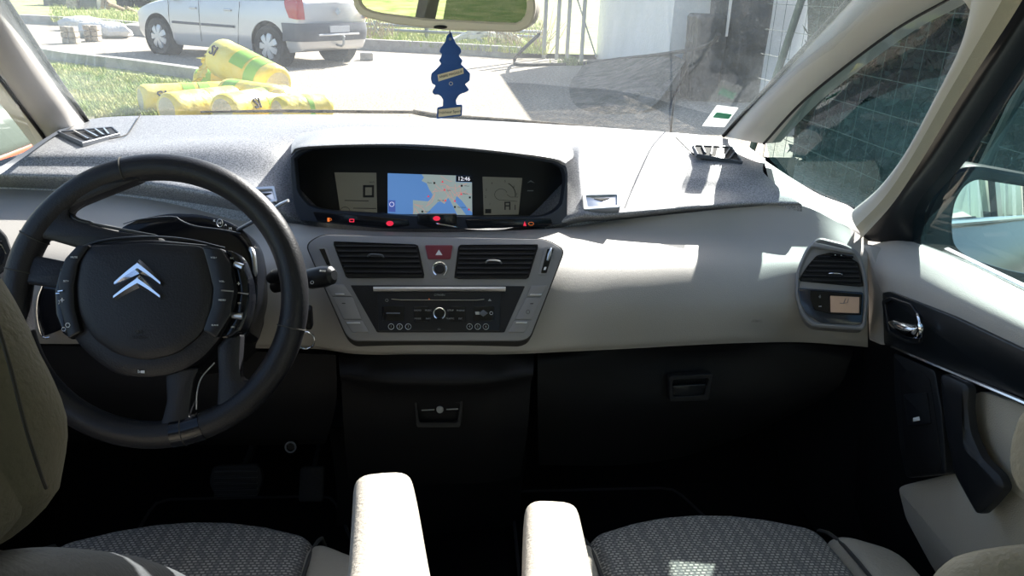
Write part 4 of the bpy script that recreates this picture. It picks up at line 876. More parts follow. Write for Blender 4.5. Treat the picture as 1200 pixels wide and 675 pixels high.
# ================================================================== WINDSCREEN, PILLARS, ROOF
ws_rows = [
 [V((-.80, 1.76, 1.015)), V((-.40, 1.87, 1.015)), V((0, 1.90, 1.015)), V((.38, 1.84, 1.015)), V((.70, 1.715, 1.01))],
 [V((-.74, 1.49, 1.16)), V((-.37, 1.60, 1.175)), V((0, 1.63, 1.18)), V((.36, 1.59, 1.175)), V((.675, 1.47, 1.16))],
 [V((-.67, 1.22, 1.31)), V((-.34, 1.31, 1.33)), V((0, 1.34, 1.335)), V((.33, 1.31, 1.33)), V((.655, 1.22, 1.305))],
 [V((-.60, .76, 1.53)), V((-.30, .82, 1.56)), V((0, .84, 1.57)), V((.30, .82, 1.56)), V((.60, .76, 1.53))]]
wsg = loft(ws_rows, 40, 30, True)
wsc = struct('window_1', MB().grid(wsg), 'windscreen_glass', label='dusty windscreen glass')
def strip(rows_px, m, name, label=None, n=40):
    rows = rows_px; o = struct(name, MB().grid(loft(rows, n, 14, True)), m, 50, label); return o
A = [PY(850, 160, 1.68), PY(885, 121, 1.56), PY(932, 71, 1.42), PY(990, 9, 1.28), PY(1014, -16, 1.22), PY(1095, -95, 1.03), PY(1200, -190, .86)]
B = [PY(893, 168, 1.59), PY(935, 122, 1.46), PY(990, 76, 1.33), PY(1050, 32, 1.21), PY(1108, -1, 1.11), PY(1170, -60, .98), PY(1270, -150, .84)]
Mi = [(a+b)/2+V((-.020, -.028, .006)) for a, b in zip(A, B)]
strip([[a+V((.02, .05, 0)) for a in A], A, Mi, B, [b+V((.05, .02, 0)) for b in B]], 'cream_trim', 'trim_1', 'cream trim on right windscreen pillar')
ob('rubber_seal', MB().tube(spline([a+V((-.003, .004, .001)) for a in A], 40), .004, 8), 'black_soft', bpy.data.objects['trim_1'])
ob('rubber_seal', MB().tube(spline([b+V((.004, .0, 0)) for b in B[:5]], 40), .003, 8), 'black_soft', bpy.data.objects['trim_1'])
C1 = [PX(1000, 246, .742), PX(1030, 220, .728), PX(1062, 178, .712), PX(1097, 113, .688), PX(1124, 58, .667), PX(1136, 15, .652), PX(1146, -40, .638), PX(1190, -130, .62)]
C2 = [PX(1003, 266, .74), PX(1035, 233, .724), PX(1066, 188, .708), PX(1105, 120, .684), PX(1141, 58, .662), PX(1166, 15, .648), PX(1196, -40, .634), PX(1250, -130, .615)]
C3 = [PX(1008, 281, .752), PX(1045, 240, .738), PX(1080, 188, .722), PX(1121, 120, .698), PX(1160, 60, .676), PX(1189, 15, .66), PX(1222, -40, .645), PX(1280, -130, .625)]
Cm = [(a*.6+b*.4)+V((-.008, -.006, 0)) for a, b in zip(C1, C2)]
strip([[a+V((.03, .03, 0)) for a in C1], C1, Cm, C2], 'cream_trim', 'trim_2', 'cream trim on slim pillar between quarter glass and door')
ob('outer_band', MB().grid(loft([C2, [(a+b)/2+V((.004, 0, 0)) for a, b in zip(C2, C3)], C3], 40, 8, True)), 'cream_fabric', bpy.data.objects['trim_2'])
# header joining both pillars above the quarter glass
struct('trim_3', MB().grid(loft([[PY(1090, 8, 1.15), PY(1108, -1, 1.11), PX(1126, -1, .65), PX(1137, 12, .652)], [PY(1100, -20, 1.12), PY(1118, -25, 1.09), PX(1140, -25, .644), PX(1150, 0, .648)], [PY(1130, -60, 1.05), PY(1150, -65, 1.02), PX(1175, -60, .635), PX(1185, -30, .64)]], 20, 10, True)), 'cream_trim')
# quarter glass
qo = [(893, 167), (935, 121), (990, 75), (1050, 31), (1108, -2), (1130, -2), (1137, 18), (1126, 56), (1098, 114), (1062, 180), (1030, 222), (1002, 246), (960, 230), (915, 206), (897, 187)]
qx = [.70, .69, .68, .67, .66, .66, .66, .675, .695, .72, .735, .75, .74, .72, .705]
qp = [PX(x, y, X)+V((.012, .006, 0)) for (x, y), X in zip(qo, qx)]
struct('window_2', MB().add(qp, [tuple(range(len(qp)))]), 'side_glass', 0, 'dusty right quarter glass')
# left pillar, left quarter glass
A = [PY(112, 160, 1.74), PY(94, 134, 1.70), PY(67, 96, 1.585), PY(43, 60, 1.475), PY(3, 0, 1.31), PY(-60, -90, 1.10), PY(-130, -180, .92)]
B = [PY(66, 178, 1.66), PY(46, 150, 1.61), PY(22, 118, 1.51), PY(0, 88, 1.42), PY(-58, 12, 1.25), PY(-130, -78, 1.06), PY(-210, -170, .88)]
Mi = [(a+b)/2+V((.020, -.03, .006)) for a, b in zip(A, B)]
strip([[a+V((-.02, .05, 0)) for a in A], A, Mi, B, [b+V((-.05, .02, 0)) for b in B]], 'cream_trim', 'trim_4', 'cream trim on left windscreen pillar')
ob('rubber_seal', MB().tube(spline([a+V((.003, .004, .001)) for a in A], 40), .004, 8), 'black_soft', bpy.data.objects['trim_4'])
ob('rubber_seal', MB().tube(spline([b+V((-.004, .0, 0)) for b in B], 40), .004, 8), 'black_soft', bpy.data.objects['trim_4'])
struct('window_3', MB().add([V((-.80, 1.62, .98)), V((-.86, .9, .96)), V((-.68, .7, 1.5)), V((-.68, 1.25, 1.28))], [(0, 1, 2, 3)]), 'windscreen_glass', 0, 'left side glass')
# roof, header, rails, rear of the cabin
rf = MB().grid(loft([[V((-.62, .98, 1.43)), V((-.3, 1.04, 1.455)), V((.3, 1.04, 1.455)), V((.61, .98, 1.42))], [V((-.64, .72, 1.54)), V((-.3, .76, 1.585)), V((.3, .76, 1.585)), V((.64, .72, 1.54))], [V((-.66, .2, 1.575)), V((-.3, .2, 1.62)), V((.3, .2, 1.62)), V((.66, .2, 1.575))], [V((-.66, -1.2, 1.57)), V((-.3, -1.2, 1.62)), V((.3, -1.2, 1.62)), V((.66, -1.2, 1.57))], [V((-.62, -2.0, 1.50)), V((-.3, -2.05, 1.54)), V((.3, -2.05, 1.54)), V((.62, -2.0, 1.50))]], 20, 20, True))
struct('ceiling', rf, 'headliner')  # unseen front edge carried forward under the glass to shade the driver seat
struct('wall_right', MB().box((.81, 1.36, .57), (.02, .83, .66)), 'black_soft'); struct('wall_left', MB().box((-.85, 1.5, .57), (.03, .5, .66)), 'black_soft')
for sx in (-1, 1):
    n = 'left' if sx < 0 else 'right'
    mb = MB(); mb.tube([V((sx*.64, .80, 1.51)), V((sx*.67, .2, 1.54)), V((sx*.67, -1.2, 1.54)), V((sx*.64, -2.0, 1.47))], .035, 10)
    struct('trim_rail_'+n, mb, 'cream_trim')
    mb = MB().box((sx*.80, -.35, .60), (.06, 3.3, .70)); 
    if sx > 0: mb = MB().box((.82, -.85, .60), (.06, 2.4, .68))
    struct('wall_'+n, mb, 'black_plastic')
    for y0, y1, w in ((-.12, -.24, .06), (-1.15, -1.35, .16), (-1.95, -2.1, .2)):
        mb = MB(); mb.grid([[V((sx*.80, y0, .92)), V((sx*.80, y0-w, .92))], [V((sx*.66, y1+.05, 1.55)), V((sx*.66, y1+.05-w, 1.55))]]); mb.grid([[V((sx*.77, y0, .92)), V((sx*.77, y0-w, .92))], [V((sx*.63, y1+.05, 1.55)), V((sx*.63, y1+.05-w, 1.55))]], flip=True)
        struct('trim_post_'+n, mb, 'cream_trim')
for y0, y1 in ((-.30, -1.2), (-1.4, -2.0)): struct('window_4' if y0 > -1 else 'window_5', MB().add([V((-.80, y0, .94)), V((-.80, y1, .94)), V((-.66, y1, 1.54)), V((-.66, y0, 1.54))], [(0, 1, 2, 3)]), 'privacy_glass', 0, 'dark rear side glass')
struct('wall_rear', MB().box((0, -2.1, .62), (1.6, .06, .66)), 'black_plastic')
rb = thing('rear_bench', 'cream rear bench seat behind the front seats', 'rear seat', (0, -1.0, .3))
ob('seat_cushion', MB().rbox((0, -.85, .52), (1.34, .5, .16), .06), 'seat_leather', rb)
for x in (-.45, 0, .45):
    ob('backrest', MB().rbox((x, -1.16, .86), (.43, .14, .62), .05), 'cream_fabric', rb); ob('headrest', MB().rbox((x, -1.18, 1.25), (.26, .10, .16), .04), 'cream_fabric', rb)
# windscreen extras
sk_f = Frame(PY(845, 136, 1.585), (1, -.25, 0), (0, -.86, .5))
sk = tag(ob('windscreen_sticker', plate(sk_f, [(840, 123), (865.5, 126), (849, 148.6), (822.6, 147.4)], 0, .0008, 0, .003), 'sticker_white'), 'white and green paper sticker in the lower right corner of the windscreen', 'sticker')
ob('green_print', plate(sk_f, [(840, 131), (858, 133.5), (854, 139), (835, 137)], .0006, .0014, 0, .003), 'sticker_green', sk)
def fade_mat():
    m = MATS['dust_haze'] = MATS['dust_haze'].copy(); nt = m.node_tree; at = nt.nodes.new('ShaderNodeAttribute'); at.attribute_name = 'fade'
    out = [n for n in nt.nodes if n.type == 'OUTPUT_MATERIAL'][0]; mix = out.inputs[0].links[0].from_node; src = mix.inputs[0].links[0].from_socket
    mu = nt.nodes.new('ShaderNodeMath'); mu.operation = 'MULTIPLY'; nt.links.new(src, mu.inputs[0]); nt.links.new(at.outputs['Fac'], mu.inputs[1]); nt.links.new(mu.outputs[0], mix.inputs[0])
    pm = nt.nodes['reflection']; nt.links.remove(pm.inputs[0].links[0]); pm.inputs[0].default_value = 0
fade_mat()
def smear(j0, j1, i0, i1, name):
    g = [[wsg[i][j]+V((0, -.006, -.008)) for j in range(j0, j1)] for i in range(i0, i1)]
    o = ob(name, MB().grid(g), 'dust_haze', wsc)
    at = o.data.attributes.new('fade', 'FLOAT', 'POINT'); n, m = len(g), len(g[0]); pos = {}
    for i in range(n):
        for j in range(m): pos[tuple(round(c, 4) for c in g[i][j])] = (j/(m-1) if j0 > 20 else 1-j/(m-1))*min(1, 3*i/(n-1)+.15, 3*(1-i/(n-1))+.3)
    for k, v in enumerate(o.data.vertices): at.data[k].value = pos.get(tuple(round(c, 4) for c in v.co), .5)**1.6
smear(36, 40, 0, 22, 'dust_haze_film'); smear(0, 8, 0, 26, 'dust_haze_film')  # right film is dust, left film also puts glare haze on the glass
# wipers lying on the cowl
wp1 = thing('windscreen_wiper', 'black wiper blade resting along the bottom edge of the windscreen', 'wiper', PY(400, 131, 1.93), 'windscreen wipers')
ob('blade', MB().tube([PY(235, 131, 1.93), PY(330, 130, 1.94), PY(488, 131.5, 1.95)], [.002, .004, .004], 8), 'rubber', wp1); ob('arm', MB().tube([PY(484, 131, 1.945), PY(512, 136, 1.95), PY(600, 141, 1.95), PY(700, 149, 1.92)], [.006, .007, .004, .003], 8), 'black_plastic', wp1)
wp2 = tag(ob('washer_hose', MB().tube(spline([PY(808, 74, 1.62), PY(797, 96, 1.66), PY(790, 118, 1.70), PY(786, 158, 1.78)], 20), .0022, 8), 'rubber'), 'thin black hose curving down behind the right side of the windscreen', 'hose')

# ---- interior mirror
MC = PY(522, 2, .93); n = V((-.275, -.96, -.043)).normalized(); r_ = V((0, 0, 1)).cross(n).normalized()
MF = Frame(MC, r_, n.cross(r_))
im = thing('rear_view_mirror', 'cream-framed interior mirror hanging at the top centre of the windscreen', 'mirror', MC)
mo = [(415, 5), (424, 18.5), (463, 28), (526, 35), (609, 37.5), (623, 30), (629, 12), (627, -6), (612, -32), (560, -40), (470, -42), (424, -34), (414, -15)]
mi = [(423.5, 0), (427, 8), (441, 14), (501, 21.5), (608, 27), (616, 19), (618.5, 8), (617, -8), (606, -25), (560, -32), (470, -33), (430, -27), (423, -12)]
ob('housing', plate(MF, mo, -.030, 0, .006, .008), 'mirror_frame', im); ob('frame', ring(MF, mo, mi, -.002, .006, .008, 120, bev=.002), 'mirror_frame', im)
ob('mirror_glass', plate(MF, mi, -.001, .0025, 0, .006), 'mirror_glass', im)
ob('sensor', plate(MF, [(518+8*cos(a), 31.2+2.3*sin(a)) for a in [2*pi*i/20 for i in range(20)]], .004, .0075, .0004, 0), 'gloss_black', im)
ob('mirror_stem', MB().tube([MC+V((0, .02, .02)), MC+V((0, .09, .09)), V((0, 1.12, 1.45))], [.012, .010, .018], 12), 'cream_trim', im)
# ---- air freshener
AFm = Frame(PY(527, 60, .955), (1, -.05, 0), (0, .03, 1))
tree = [(527.8, 37.6), (523.5, 42), (522, 48.3), (516, 57), (515, 61), (518, 62.7), (517, 66.6), (514.3, 71), (517, 74.5), (511.7, 80.6), (505.6, 86), (504.9, 92.4), (506.4, 97.8), (510.7, 100), (506.4, 107.4), (508.5, 110.7), (513.9, 110.7), (517, 112.8), (519.3, 117), (519, 124.3), (512.4, 126), (511.7, 139.2), (541.4, 135.4), (541.8, 122.6), (535, 122.5), (534.3, 117), (537.5, 111.7), (540.7, 109.6), (546, 108), (549.8, 105.3), (545, 98.5), (550.4, 94.5), (551, 86), (546, 80.6), (540.2, 75), (542.2, 71), (537.5, 65), (540.7, 61), (540, 57), (534.3, 50.5), (531, 44), (529.6, 38.7)]
fz = thing('air_freshener', 'flat blue tree-shaped air freshener hanging under the interior mirror', 'air freshener', AFm.at(527, 90))
ob('tree', plate(AFm, tree, 0, .0016, .0002, .0012, seg=3), 'freshener_blue', fz)
t1 = ob('name_strip', plate(AFm, [(512.8, 87.5), (542.9, 79.3), (543.5, 86), (513.9, 95.4)], .0014, .0020, 0, 0), 'tag_cream', fz)
ob('lettering', ftext(AFm, [('ARBRE MAGIQUE', 528.4, 87.1, 2.65, radians(15.5))], .0020), 'ink', t1)
t2 = ob('name_strip', plate(AFm, [(514, 128), (540, 125), (539.7, 133.8), (513.8, 137)], .0014, .0020, 0, 0), 'tag_cream', fz)
ob('lettering', ftext(AFm, [('Fraîcheur Sport', 526.9, 131, 3.1, radians(6))], .0020), 'ink', t2)
ob('round_seal', MB().tube([AFm.at(528.5+2*cos(a), 97.8+2*sin(a), .0018) for a in [2*pi*i/14 for i in range(14)]], .0003, 5, closed=True), 'tag_cream', fz)
ob('hang_hole', plate(AFm, circ(527.6, 45.6, 1.9, 14), .0015, .0020, 0, 0), 'sticker_white', fz)
ob('string', MB().tube([AFm.at(527.6, 43, .001), AFm.at(527, 20, .02)], .0006, 5), 'ink', fz)

# ================================================================== RIGHT FRONT DOOR
D = Frame(V((.745, 1.0, .85)), (0, -1, 0), (0, 0, 1))
door = thing('car_door', 'front passenger door with cream top, black insert and grey switch panel', 'car door', (.79, .8, .35))
up_rows = [
 [PX(1014, 282, .790), PX(1040, 278, .800), PX(1068, 283, .815), PX(1130, 307, .825), PX(1200, 341, .83), PX(1320, 398, .84), PX(1560, 512, .85), PX(1800, 626, .85)],
 [PX(1012, 286, .765), PX(1040, 284, .780), PX(1068, 290, .790), PX(1130, 316, .800), PX(1200, 350, .80), PX(1320, 406, .80), PX(1560, 518, .80), PX(1800, 630, .80)],
 [PX(1016, 296, .752), PX(1042, 300, .758), PX(1070, 308, .762), PX(1130, 335, .768), PX(1200, 368, .768), PX(1320, 425, .77), PX(1560, 539, .77), PX(1800, 653, .77)],
 [PX(1024, 318, .742), PX(1046, 322, .742), PX(1072, 330, .744), PX(1130, 356, .746), PX(1200, 388, .746), PX(1320, 443, .75), PX(1560, 553, .75), PX(1800, 663, .75)],
 [PX(1034, 345, .742), PX(1050, 350, .742), PX(1075, 360, .743), PX(1130, 384, .744), PX(1200, 416, .744), PX(1320, 468, .745), PX(1560, 572, .745), PX(1800, 676, .745)]]
ob('upper_trim', MB().grid(loft(up_rows, 50, 30, True)), 'door_cream', door, 60)
D2 = lambda X: Frame(V((X, 1.0, .85)), (0, -1, 0), (0, 0, 1))
fb = D2(.765)
ob('door_shell', plate(fb, [(1012, 335), (1040, 335), (1320, 455), (1800, 680), (1800, 1500), (1300, 1300), (1100, 900), (1040, 700), (1000, 590), (1012, 400)], -.03, 0, .002, 0), 'black_plastic', door)
ob('edge_strip', plate(D2(.748), [(1009, 286), (1022, 290), (1034, 330), (1039, 346), (1040, 404), (1034, 404), (1020, 398), (1019, 330)], -.015, .004, .003, .004), 'door_cream', door)
fi = D2(.741)
ins = ob('insert_panel', plate(fi, [(1036, 343), (1045, 341.5), (1120, 371), (1200, 409), (1320, 462), (1800, 674), (1800, 736), (1320, 520), (1200, 466), (1110, 430), (1050, 406), (1038, 404)], -.02, .004, .002, .004), 'door_black', door)
rec = ob('handle_recess', ring(fi, [(1038, 352), (1048, 348), (1072, 356), (1084, 372), (1083, 402), (1070, 403), (1044, 390)], [(1042, 356), (1050, 352), (1070, 359), (1080, 373), (1079, 397), (1069, 398), (1047, 387)], .003, .008, .004), 'satin_black', door)
hd = MB(); fh = D2(.728)
rows = []
for i, (x, y, hh, w) in enumerate(((1044, 378, .0, 4), (1052, 380, .008, 7), (1062, 384, .012, 8), (1072, 388, .014, 8.5), (1079, 389, .012, 7), (1083, 386, .008, 4))):
    rows.append([fh.at(x, y-w, hh-.006), fh.at(x+1, y-w*.6, hh+.003), fh.at(x, y, hh+.005), fh.at(x, y+w*.7, hh), fh.at(x, y+w, hh-.008)])
ob('handle', MB().grid(loft([[r[k] for r in rows] for k in range(5)], 30, 16, True)), 'chrome', rec)
ob('handle_hook', MB().tube(spline([fh.at(1073, 367, -.002), fh.at(1079, 373, .004), fh.at(1082.5, 381, .006), fh.at(1082, 390, .004), fh.at(1077, 395, .002)], 16), [.0006]+[.0022]*7+[.0045]*7+[.003], 10), 'chrome', rec)
ob('chrome_strip', MB().tube([fi.at(1050, 406.5, .006), fi.at(1110, 432, .006), fi.at(1200, 469.5, .006), fi.at(1320, 523, .006), fi.at(1800, 737, .006)], .0042, 8, squash=.8), 'chrome', door)
fs = D2(.745)
sp = ob('switch_panel', plate(fs, [(1051, 413), (1100, 434), (1108, 480), (1114, 555), (1066, 560), (1058, 520), (1052, 460)], -.02, .008, .004, .008), 'satin_black', door)
ob('inlay', plate(fs, [(1061, 442), (1070, 434), (1085, 434), (1096, 445), (1102, 480), (1110, 545), (1106, 554), (1076, 556), (1070, 550), (1064, 500)], .007, .0095, .0008, .004), 'black_plastic', sp)
sw = ob('window_switch', plate(fs, [(1066, 462), (1094, 460), (1099, 496), (1072, 500)], .009, .012, .001, .003), 'satin_black', sp)
ob('switch_mark', plate(fs, [(1079, 489.5), (1086, 488), (1087, 492.5), (1079, 494)], .011, .0128, .0002, .0005), 'white_print', sw)
fp = D2(.715)
ob('pull_handle', plate(fp, [(1101, 437), (1118, 444), (1135, 452), (1133, 478), (1137, 508), (1150, 537), (1172, 558), (1177, 572), (1160, 592), (1149, 602), (1143, 602), (1132, 583), (1117, 555), (1108, 510), (1103, 470)], -.012, .003, .008, .010, dome=.004), 'satin_black', door)
ob('armrest_pocket', plate(D2(.748), [(1134, 478), (1140, 464), (1152, 458), (1200, 474), (1300, 520), (1600, 655), (1600, 780), (1300, 640), (1200, 585), (1172, 562), (1150, 537), (1137, 508)], -.02, .004, .003, .01), 'cream_fabric', door)
ob('lower_trim', plate(D2(.758), [(1053, 572), (1060, 568), (1110, 556), (1160, 548), (1230, 560), (1320, 640), (1800, 900), (1800, 1200), (1320, 900), (1140, 740), (1090, 660), (1062, 608)], -.008, .004, .006, .01), 'cream_fabric', door)
# window frame and glass
G3 = [PX(1008, 281, .762), PX(1045, 240, .748), PX(1080, 188, .732), PX(1121, 120, .708), PX(1160, 60, .686), PX(1189, 15, .67), PX(1222, -40, .655), PX(1290, -130, .63)]
G4 = [PX(1068, 284, .815), PX(1072, 243, .80), PX(1112, 194, .78), PX(1163, 120, .748), PX(1206, 55, .72), PX(1240, 5, .70), PX(1280, -50, .68), PX(1350, -130, .655)]
Gm = [(a*.5+b*.5)+V((-.012, -.008, 0)) for a, b in zip(G3, G4)]
ob('window_frame', MB().grid(loft([G3, Gm, G4, [p+V((.03, .01, 0)) for p in G4]], 50, 16, True)), 'satin_black', door, 50)
gp = [V((.822, 1.30, .93)), V((.822, -.12, .93)), V((.66, -.05, 1.54)), V((.655, .78, 1.53))]
ob('window_glass', MB().add([PX(1060, 290, .82), V((.832, -.12, .93)), V((.665, -.05, 1.54)), PX(1380, -160, .66), PX(1243, 0, .705), PX(1112, 190, .785), PX(1068, 244, .805)], [(0, 1, 2, 3, 4, 5, 6)]), 'side_glass', door, 0)
ob('window_seal', MB().tube([PX(1066, 284, .822), PX(1130, 308, .832), PX(1200, 342, .838), PX(1320, 399, .842), PX(1800, 627, .852)], .005, 8), 'black_soft', door)
# ---- exterior mirror
em = thing('door_mirror', 'glossy black exterior mirror outside the front passenger window', 'door mirror', PX(1100, 290, .90))
mc = PX(1200, 235, 1.03); inc = (mc-CAM).normalized(); tgt = (V((.84, -1.0, 1.02))-mc).normalized(); nn = (tgt-inc).normalized(); rt = V((0, 0, 1)).cross(nn).normalized()
XF = Frame(mc, rt, nn.cross(rt))
eo = [(1078, 262), (1090, 232), (1106, 207), (1124, 196), (1145, 194), (1200, 204), (1290, 222), (1320, 260), (1300, 330), (1250, 348), (1180, 330), (1130, 312), (1098, 300), (1078, 285)]
ei = [(1116, 288), (1113, 262), (1117, 235), (1128, 217), (1142, 209), (1200, 218), (1280, 234), (1300, 262), (1285, 312), (1245, 328), (1180, 316), (1136, 302)]
ob('housing', plate(XF, eo, -.10, .004, .018, .02, dome=0), 'body_black', em); ob('rim', ring(XF, eo, ei, .0, .016, .02, 120, bev=.006), 'body_black', em)
ob('mirror_glass', plate(XF, ei, .002, .006, 0, .01), 'mirror_glass', em)
ob('mirror_arm', MB().tube([PX(1085, 292, .97), PX(1072, 288, .90), PX(1064, 286, .83)], [.04, .032, .03], 12, squash=.6), 'body_black', em)
# outer flank behind the door, seen in that mirror
fl = thing('car_flank', 'glossy black rear flank of the car with chrome window strip, seen in the door mirror', 'car body side', (.9, -1, .3))
g = loft([[V((.84, 1.2, .93)), V((.86, .3, .94)), V((.86, -1.2, .95)), V((.80, -2.2, .98))], [V((.92, 1.2, .80)), V((.95, .3, .80)), V((.95, -1.2, .82)), V((.88, -2.2, .84))], [V((.90, 1.2, .45)), V((.93, .3, .45)), V((.93, -1.2, .45)), V((.88, -2.2, .45))]], 24, 12, True)
ob('side_panel', MB().grid(g), 'body_black', fl, 60); ob('chrome_strip', MB().tube([V((.845, 1.15, .937)), V((.866, .3, .947)), V((.866, -1.2, .957)), V((.81, -2.1, .985))], .009, 8), 'chrome', fl)
ob('rear_glass', MB().add([V((.83, -.30, .955)), V((.83, -1.15, .96)), V((.69, -1.12, 1.5)), V((.69, -.28, 1.52))], [(0, 1, 2, 3)]), 'side_glass', fl, 0)
ob('window_post', MB().box((.77, -.21, 1.22), (.02, .13, .62), Matrix.Rotation(radians(-14), 3, 'Y')), 'gloss_black', fl)

# ================================================================== OUTSIDE
def gz(px, py, z=0): return PZ(px, py, z)
struct('ground', MB().grid([[V((-60, -40, 0)), V((60, -40, 0))], [V((-60, 120, 0)), V((60, 120, 0))]]), 'gravel')
# near lawn left of the kerb, far field beyond the back kerb
K1 = [gz(30, 64), gz(70, 75), gz(150, 85.5), gz(215, 95), gz(268, 103.5)]
k1 = [V((p.x, p.y, 0)) for p in K1]
def kerb(name, pts, w, h, label):
    P = spline(pts, 24); mb = MB(); rows = []
    for i, p in enumerate(P):
        d = (P[min(i+1, 23)]-P[max(i-1, 0)]).normalized(); s_ = V((-d.y, d.x, 0))
        rows.append([p-s_*w/2, p-s_*w/2+V((0, 0, h)), p+s_*w/2+V((0, 0, h)), p+s_*w/2])
    mb.grid(rows); return struct(name, mb, 'concrete', 20, label)
kerb('kerb', k1, .16, .2, 'low concrete kerb between near grass and gravel yard')
lawnp = [V((p.x, p.y-.05, .06)) for p in [k1[0]+(k1[0]-k1[1])*1.5]+k1]
struct('lawn', MB().grid([lawnp, [V((p.x*.75-1.2, 2.5, .03)) for p in lawnp]]), 'lawn')
BK = [V((-34, 27.5, 0)), gz(75, 29.5), gz(160, 41.5), gz(420, 57.5), gz(520, 62.5), gz(610, 68)]
BK = [V((p.x, p.y, 0)) for p in BK]
kerb('kerb', BK, .2, .22, 'long concrete kerb at the back edge of the gravel yard')
struct('field', MB().grid([[p+V((0, .1, .10)) for p in BK]+[BK[-1]+V((14, .6, .1))], [V((p.x*2.2-3, 110, .6)) for p in BK]+[V((70, 110, .6))]]), 'lawn')
# grass tufts
def tufts(name, label, region, n, h, rr, kind='stuff'):
    mb = MB()
    for k in range(n):
        x, y, z = region(rr); 
        for j in range(5):
            a = rr.uniform(0, 2*pi); b = V((x+rr.gauss(0, .04), y+rr.gauss(0, .04), z)); hh = h*rr.uniform(.5, 1.2); w = V((cos(a+pi/2), sin(a+pi/2), 0))*.006*(1+h*2); t = V((cos(a), sin(a), 0))*hh*.5
            o = len(mb.v); mb.v += [b-w, b+w, b+V((0, 0, hh*.6))+t*.4+w*.6, b+V((0, 0, hh))+t, b+V((0, 0, hh*.6))+t*.4-w*.6]; mb.f.append((o, o+1, o+2, o+3, o+4))
    o = ob(name, mb, 'grass', None, 0); o['kind'] = kind; o['label'] = label; o['category'] = 'grass'; return o
def reg1(r):
    while True:
        px, py = r.uniform(60, 260), r.uniform(76, 140); yl = 75+(px-70)*.145
        if py > yl+4: p = gz(px, py, .05); return (p.x, p.y, .05)
tufts('grass', 'short green and straw grass on near side of the kerb', reg1, 4200, .09, random.Random(2))
def reg2(r):
    while True:
        px, py = r.uniform(60, 640), r.uniform(8, 66); yl = 30+(px-75)*.068
        if py < yl-2: p = gz(px, py, .1); return (p.x, p.y, .12)
tufts('grass', 'rough grass strip beyond the back kerb', reg2, 6000, .15, random.Random(4))

# ---- parked people carrier (faces away to the left)
fw, rw = gz(190, 64), gz(318, 77.5); hd_ = V((fw.x-rw.x, fw.y-rw.y, 0)).normalized()
car = thing('parked_car', 'silver people carrier parked on the gravel beyond the kerb, rear towards the right', 'car')
side = V((-hd_.y, hd_.x, 0));  # left side of the car as it faces
near = side if side.dot(CAM-rw) > 0 else -side
ctr = (V((fw.x, fw.y, 0))+V((rw.x, rw.y, 0)))/2 - near*.86
car.location = ctr; ang = atan2(hd_.y, hd_.x); car.rotation_euler = (0, 0, ang)
sgn = 1 if near.dot(V((-sin(ang), cos(ang), 0))) > 0 else -1   # local y sign of the visible flank
xs = [-2.02, -1.96, -1.80, -1.35, -.6, .2, .9, 1.35, 1.75, 2.05, 2.16]
bt = [.98, 1.02, 1.03, 1.02, 1.0, .98, .96, .90, .82, .72, .60]       # beltline height
wd = [.74, .84, .87, .895, .90, .90, .895, .88, .84, .74, .60]
bl = [.34, .28, .24, .22, .20, .20, .20, .22, .24, .28, .32]
body = []
for x, t_, w, b in zip(xs, bt, wd, bl):
    half = [(0, b), (w*.9, b), (w*.985, b+.10), (w, b+.28), (w*1.0, t_-.30), (w*.985, t_-.12), (w*.95, t_), (w*.86, t_+.03), (0, t_+.05)]
    body.append([V((x, y, z)) for y, z in half]+[V((x, -y, z)) for y, z in half[-2:0:-1]])
mb = MB(); gb = [spline_u([r[j] for r in body], 46) for j in range(len(body[0]))]
gb = [[gb[j][i] for j in range(len(gb))] for i in range(46)]
mb.grid(gb, closed=True); mb.add(gb[0], [tuple(range(len(gb[0])))]); mb.add(gb[-1], [tuple(range(len(gb[0])))[::-1]])
bo = ob('body', mb, 'car_silver', car, 40, local=True)
WX = (1.34, -1.345)
cuts = []
for x in WX:
    for s_ in (-1, 1):
        c = ob('cut', MB().lathe([(.0001, -.30), (.385, -.30), (.385, .30), (.0001, .30)], Matrix.Translation((x, s_*.86, .33)) @ Matrix.Rotation(pi/2, 4, 'X'), 36), 'black_soft', car, 0, local=True); cuts.append(c)
for c in cuts:
    m = bo.modifiers.new('b', 'BOOLEAN'); m.operation = 'DIFFERENCE'; m.object = c; m.solver = 'EXACT'
bpy.context.view_layer.update()
dg = bpy.context.evaluated_depsgraph_get(); nm_ = bpy.data.meshes.new_from_object(bo.evaluated_get(dg)); bo.modifiers.clear(); bo.data = nm_
for c in cuts: bpy.data.objects.remove(c)
for x in WX:
    for s_ in (-1, 1):
        ob('arch_liner', MB().lathe([(.383, .0), (.383, -.22), (.05, -.22)], Matrix.Translation((x, s_*.88, .33)) @ Matrix.Rotation(pi/2*s_, 4, 'X') @ Matrix.Rotation(pi, 4, 'X'), 36), 'black_soft', car, 40, local=True)
# cabin
cab = []
for x0, x1, w0, w1, z in ((-1.93, 1.30, .84, .84, 1.01), (-1.86, 1.02, .80, .80, 1.2), (-1.72, .58, .72, .73, 1.48), (-1.60, .35, .64, .66, 1.58), (-1.2, .0, .5, .5, 1.63)):
    pts = roundp([(x0, -w0), (x1, -w1*.8), (x1, w1*.8), (x0, w0)], .18, 5); cab.append([V((a, b, z)) for a, b in pts])
mb = MB().grid(cab, closed=True); mb.add(cab[-1], [tuple(range(len(cab[-1])))]); ob('cabin_glass', mb, 'car_glass', car, 40, local=True)
mb = MB().grid([[p*1 for p in cab[2]], [V((p.x, p.y*1.02, p.z+.02)) for p in cab[3]], [V((p.x, p.y, p.z+.02)) for p in cab[4]]], closed=True); mb.add([V((p.x, p.y, p.z+.02)) for p in cab[4]], [tuple(range(len(cab[4])))]); ob('roof', mb, 'car_silver', car, 40, local=True)
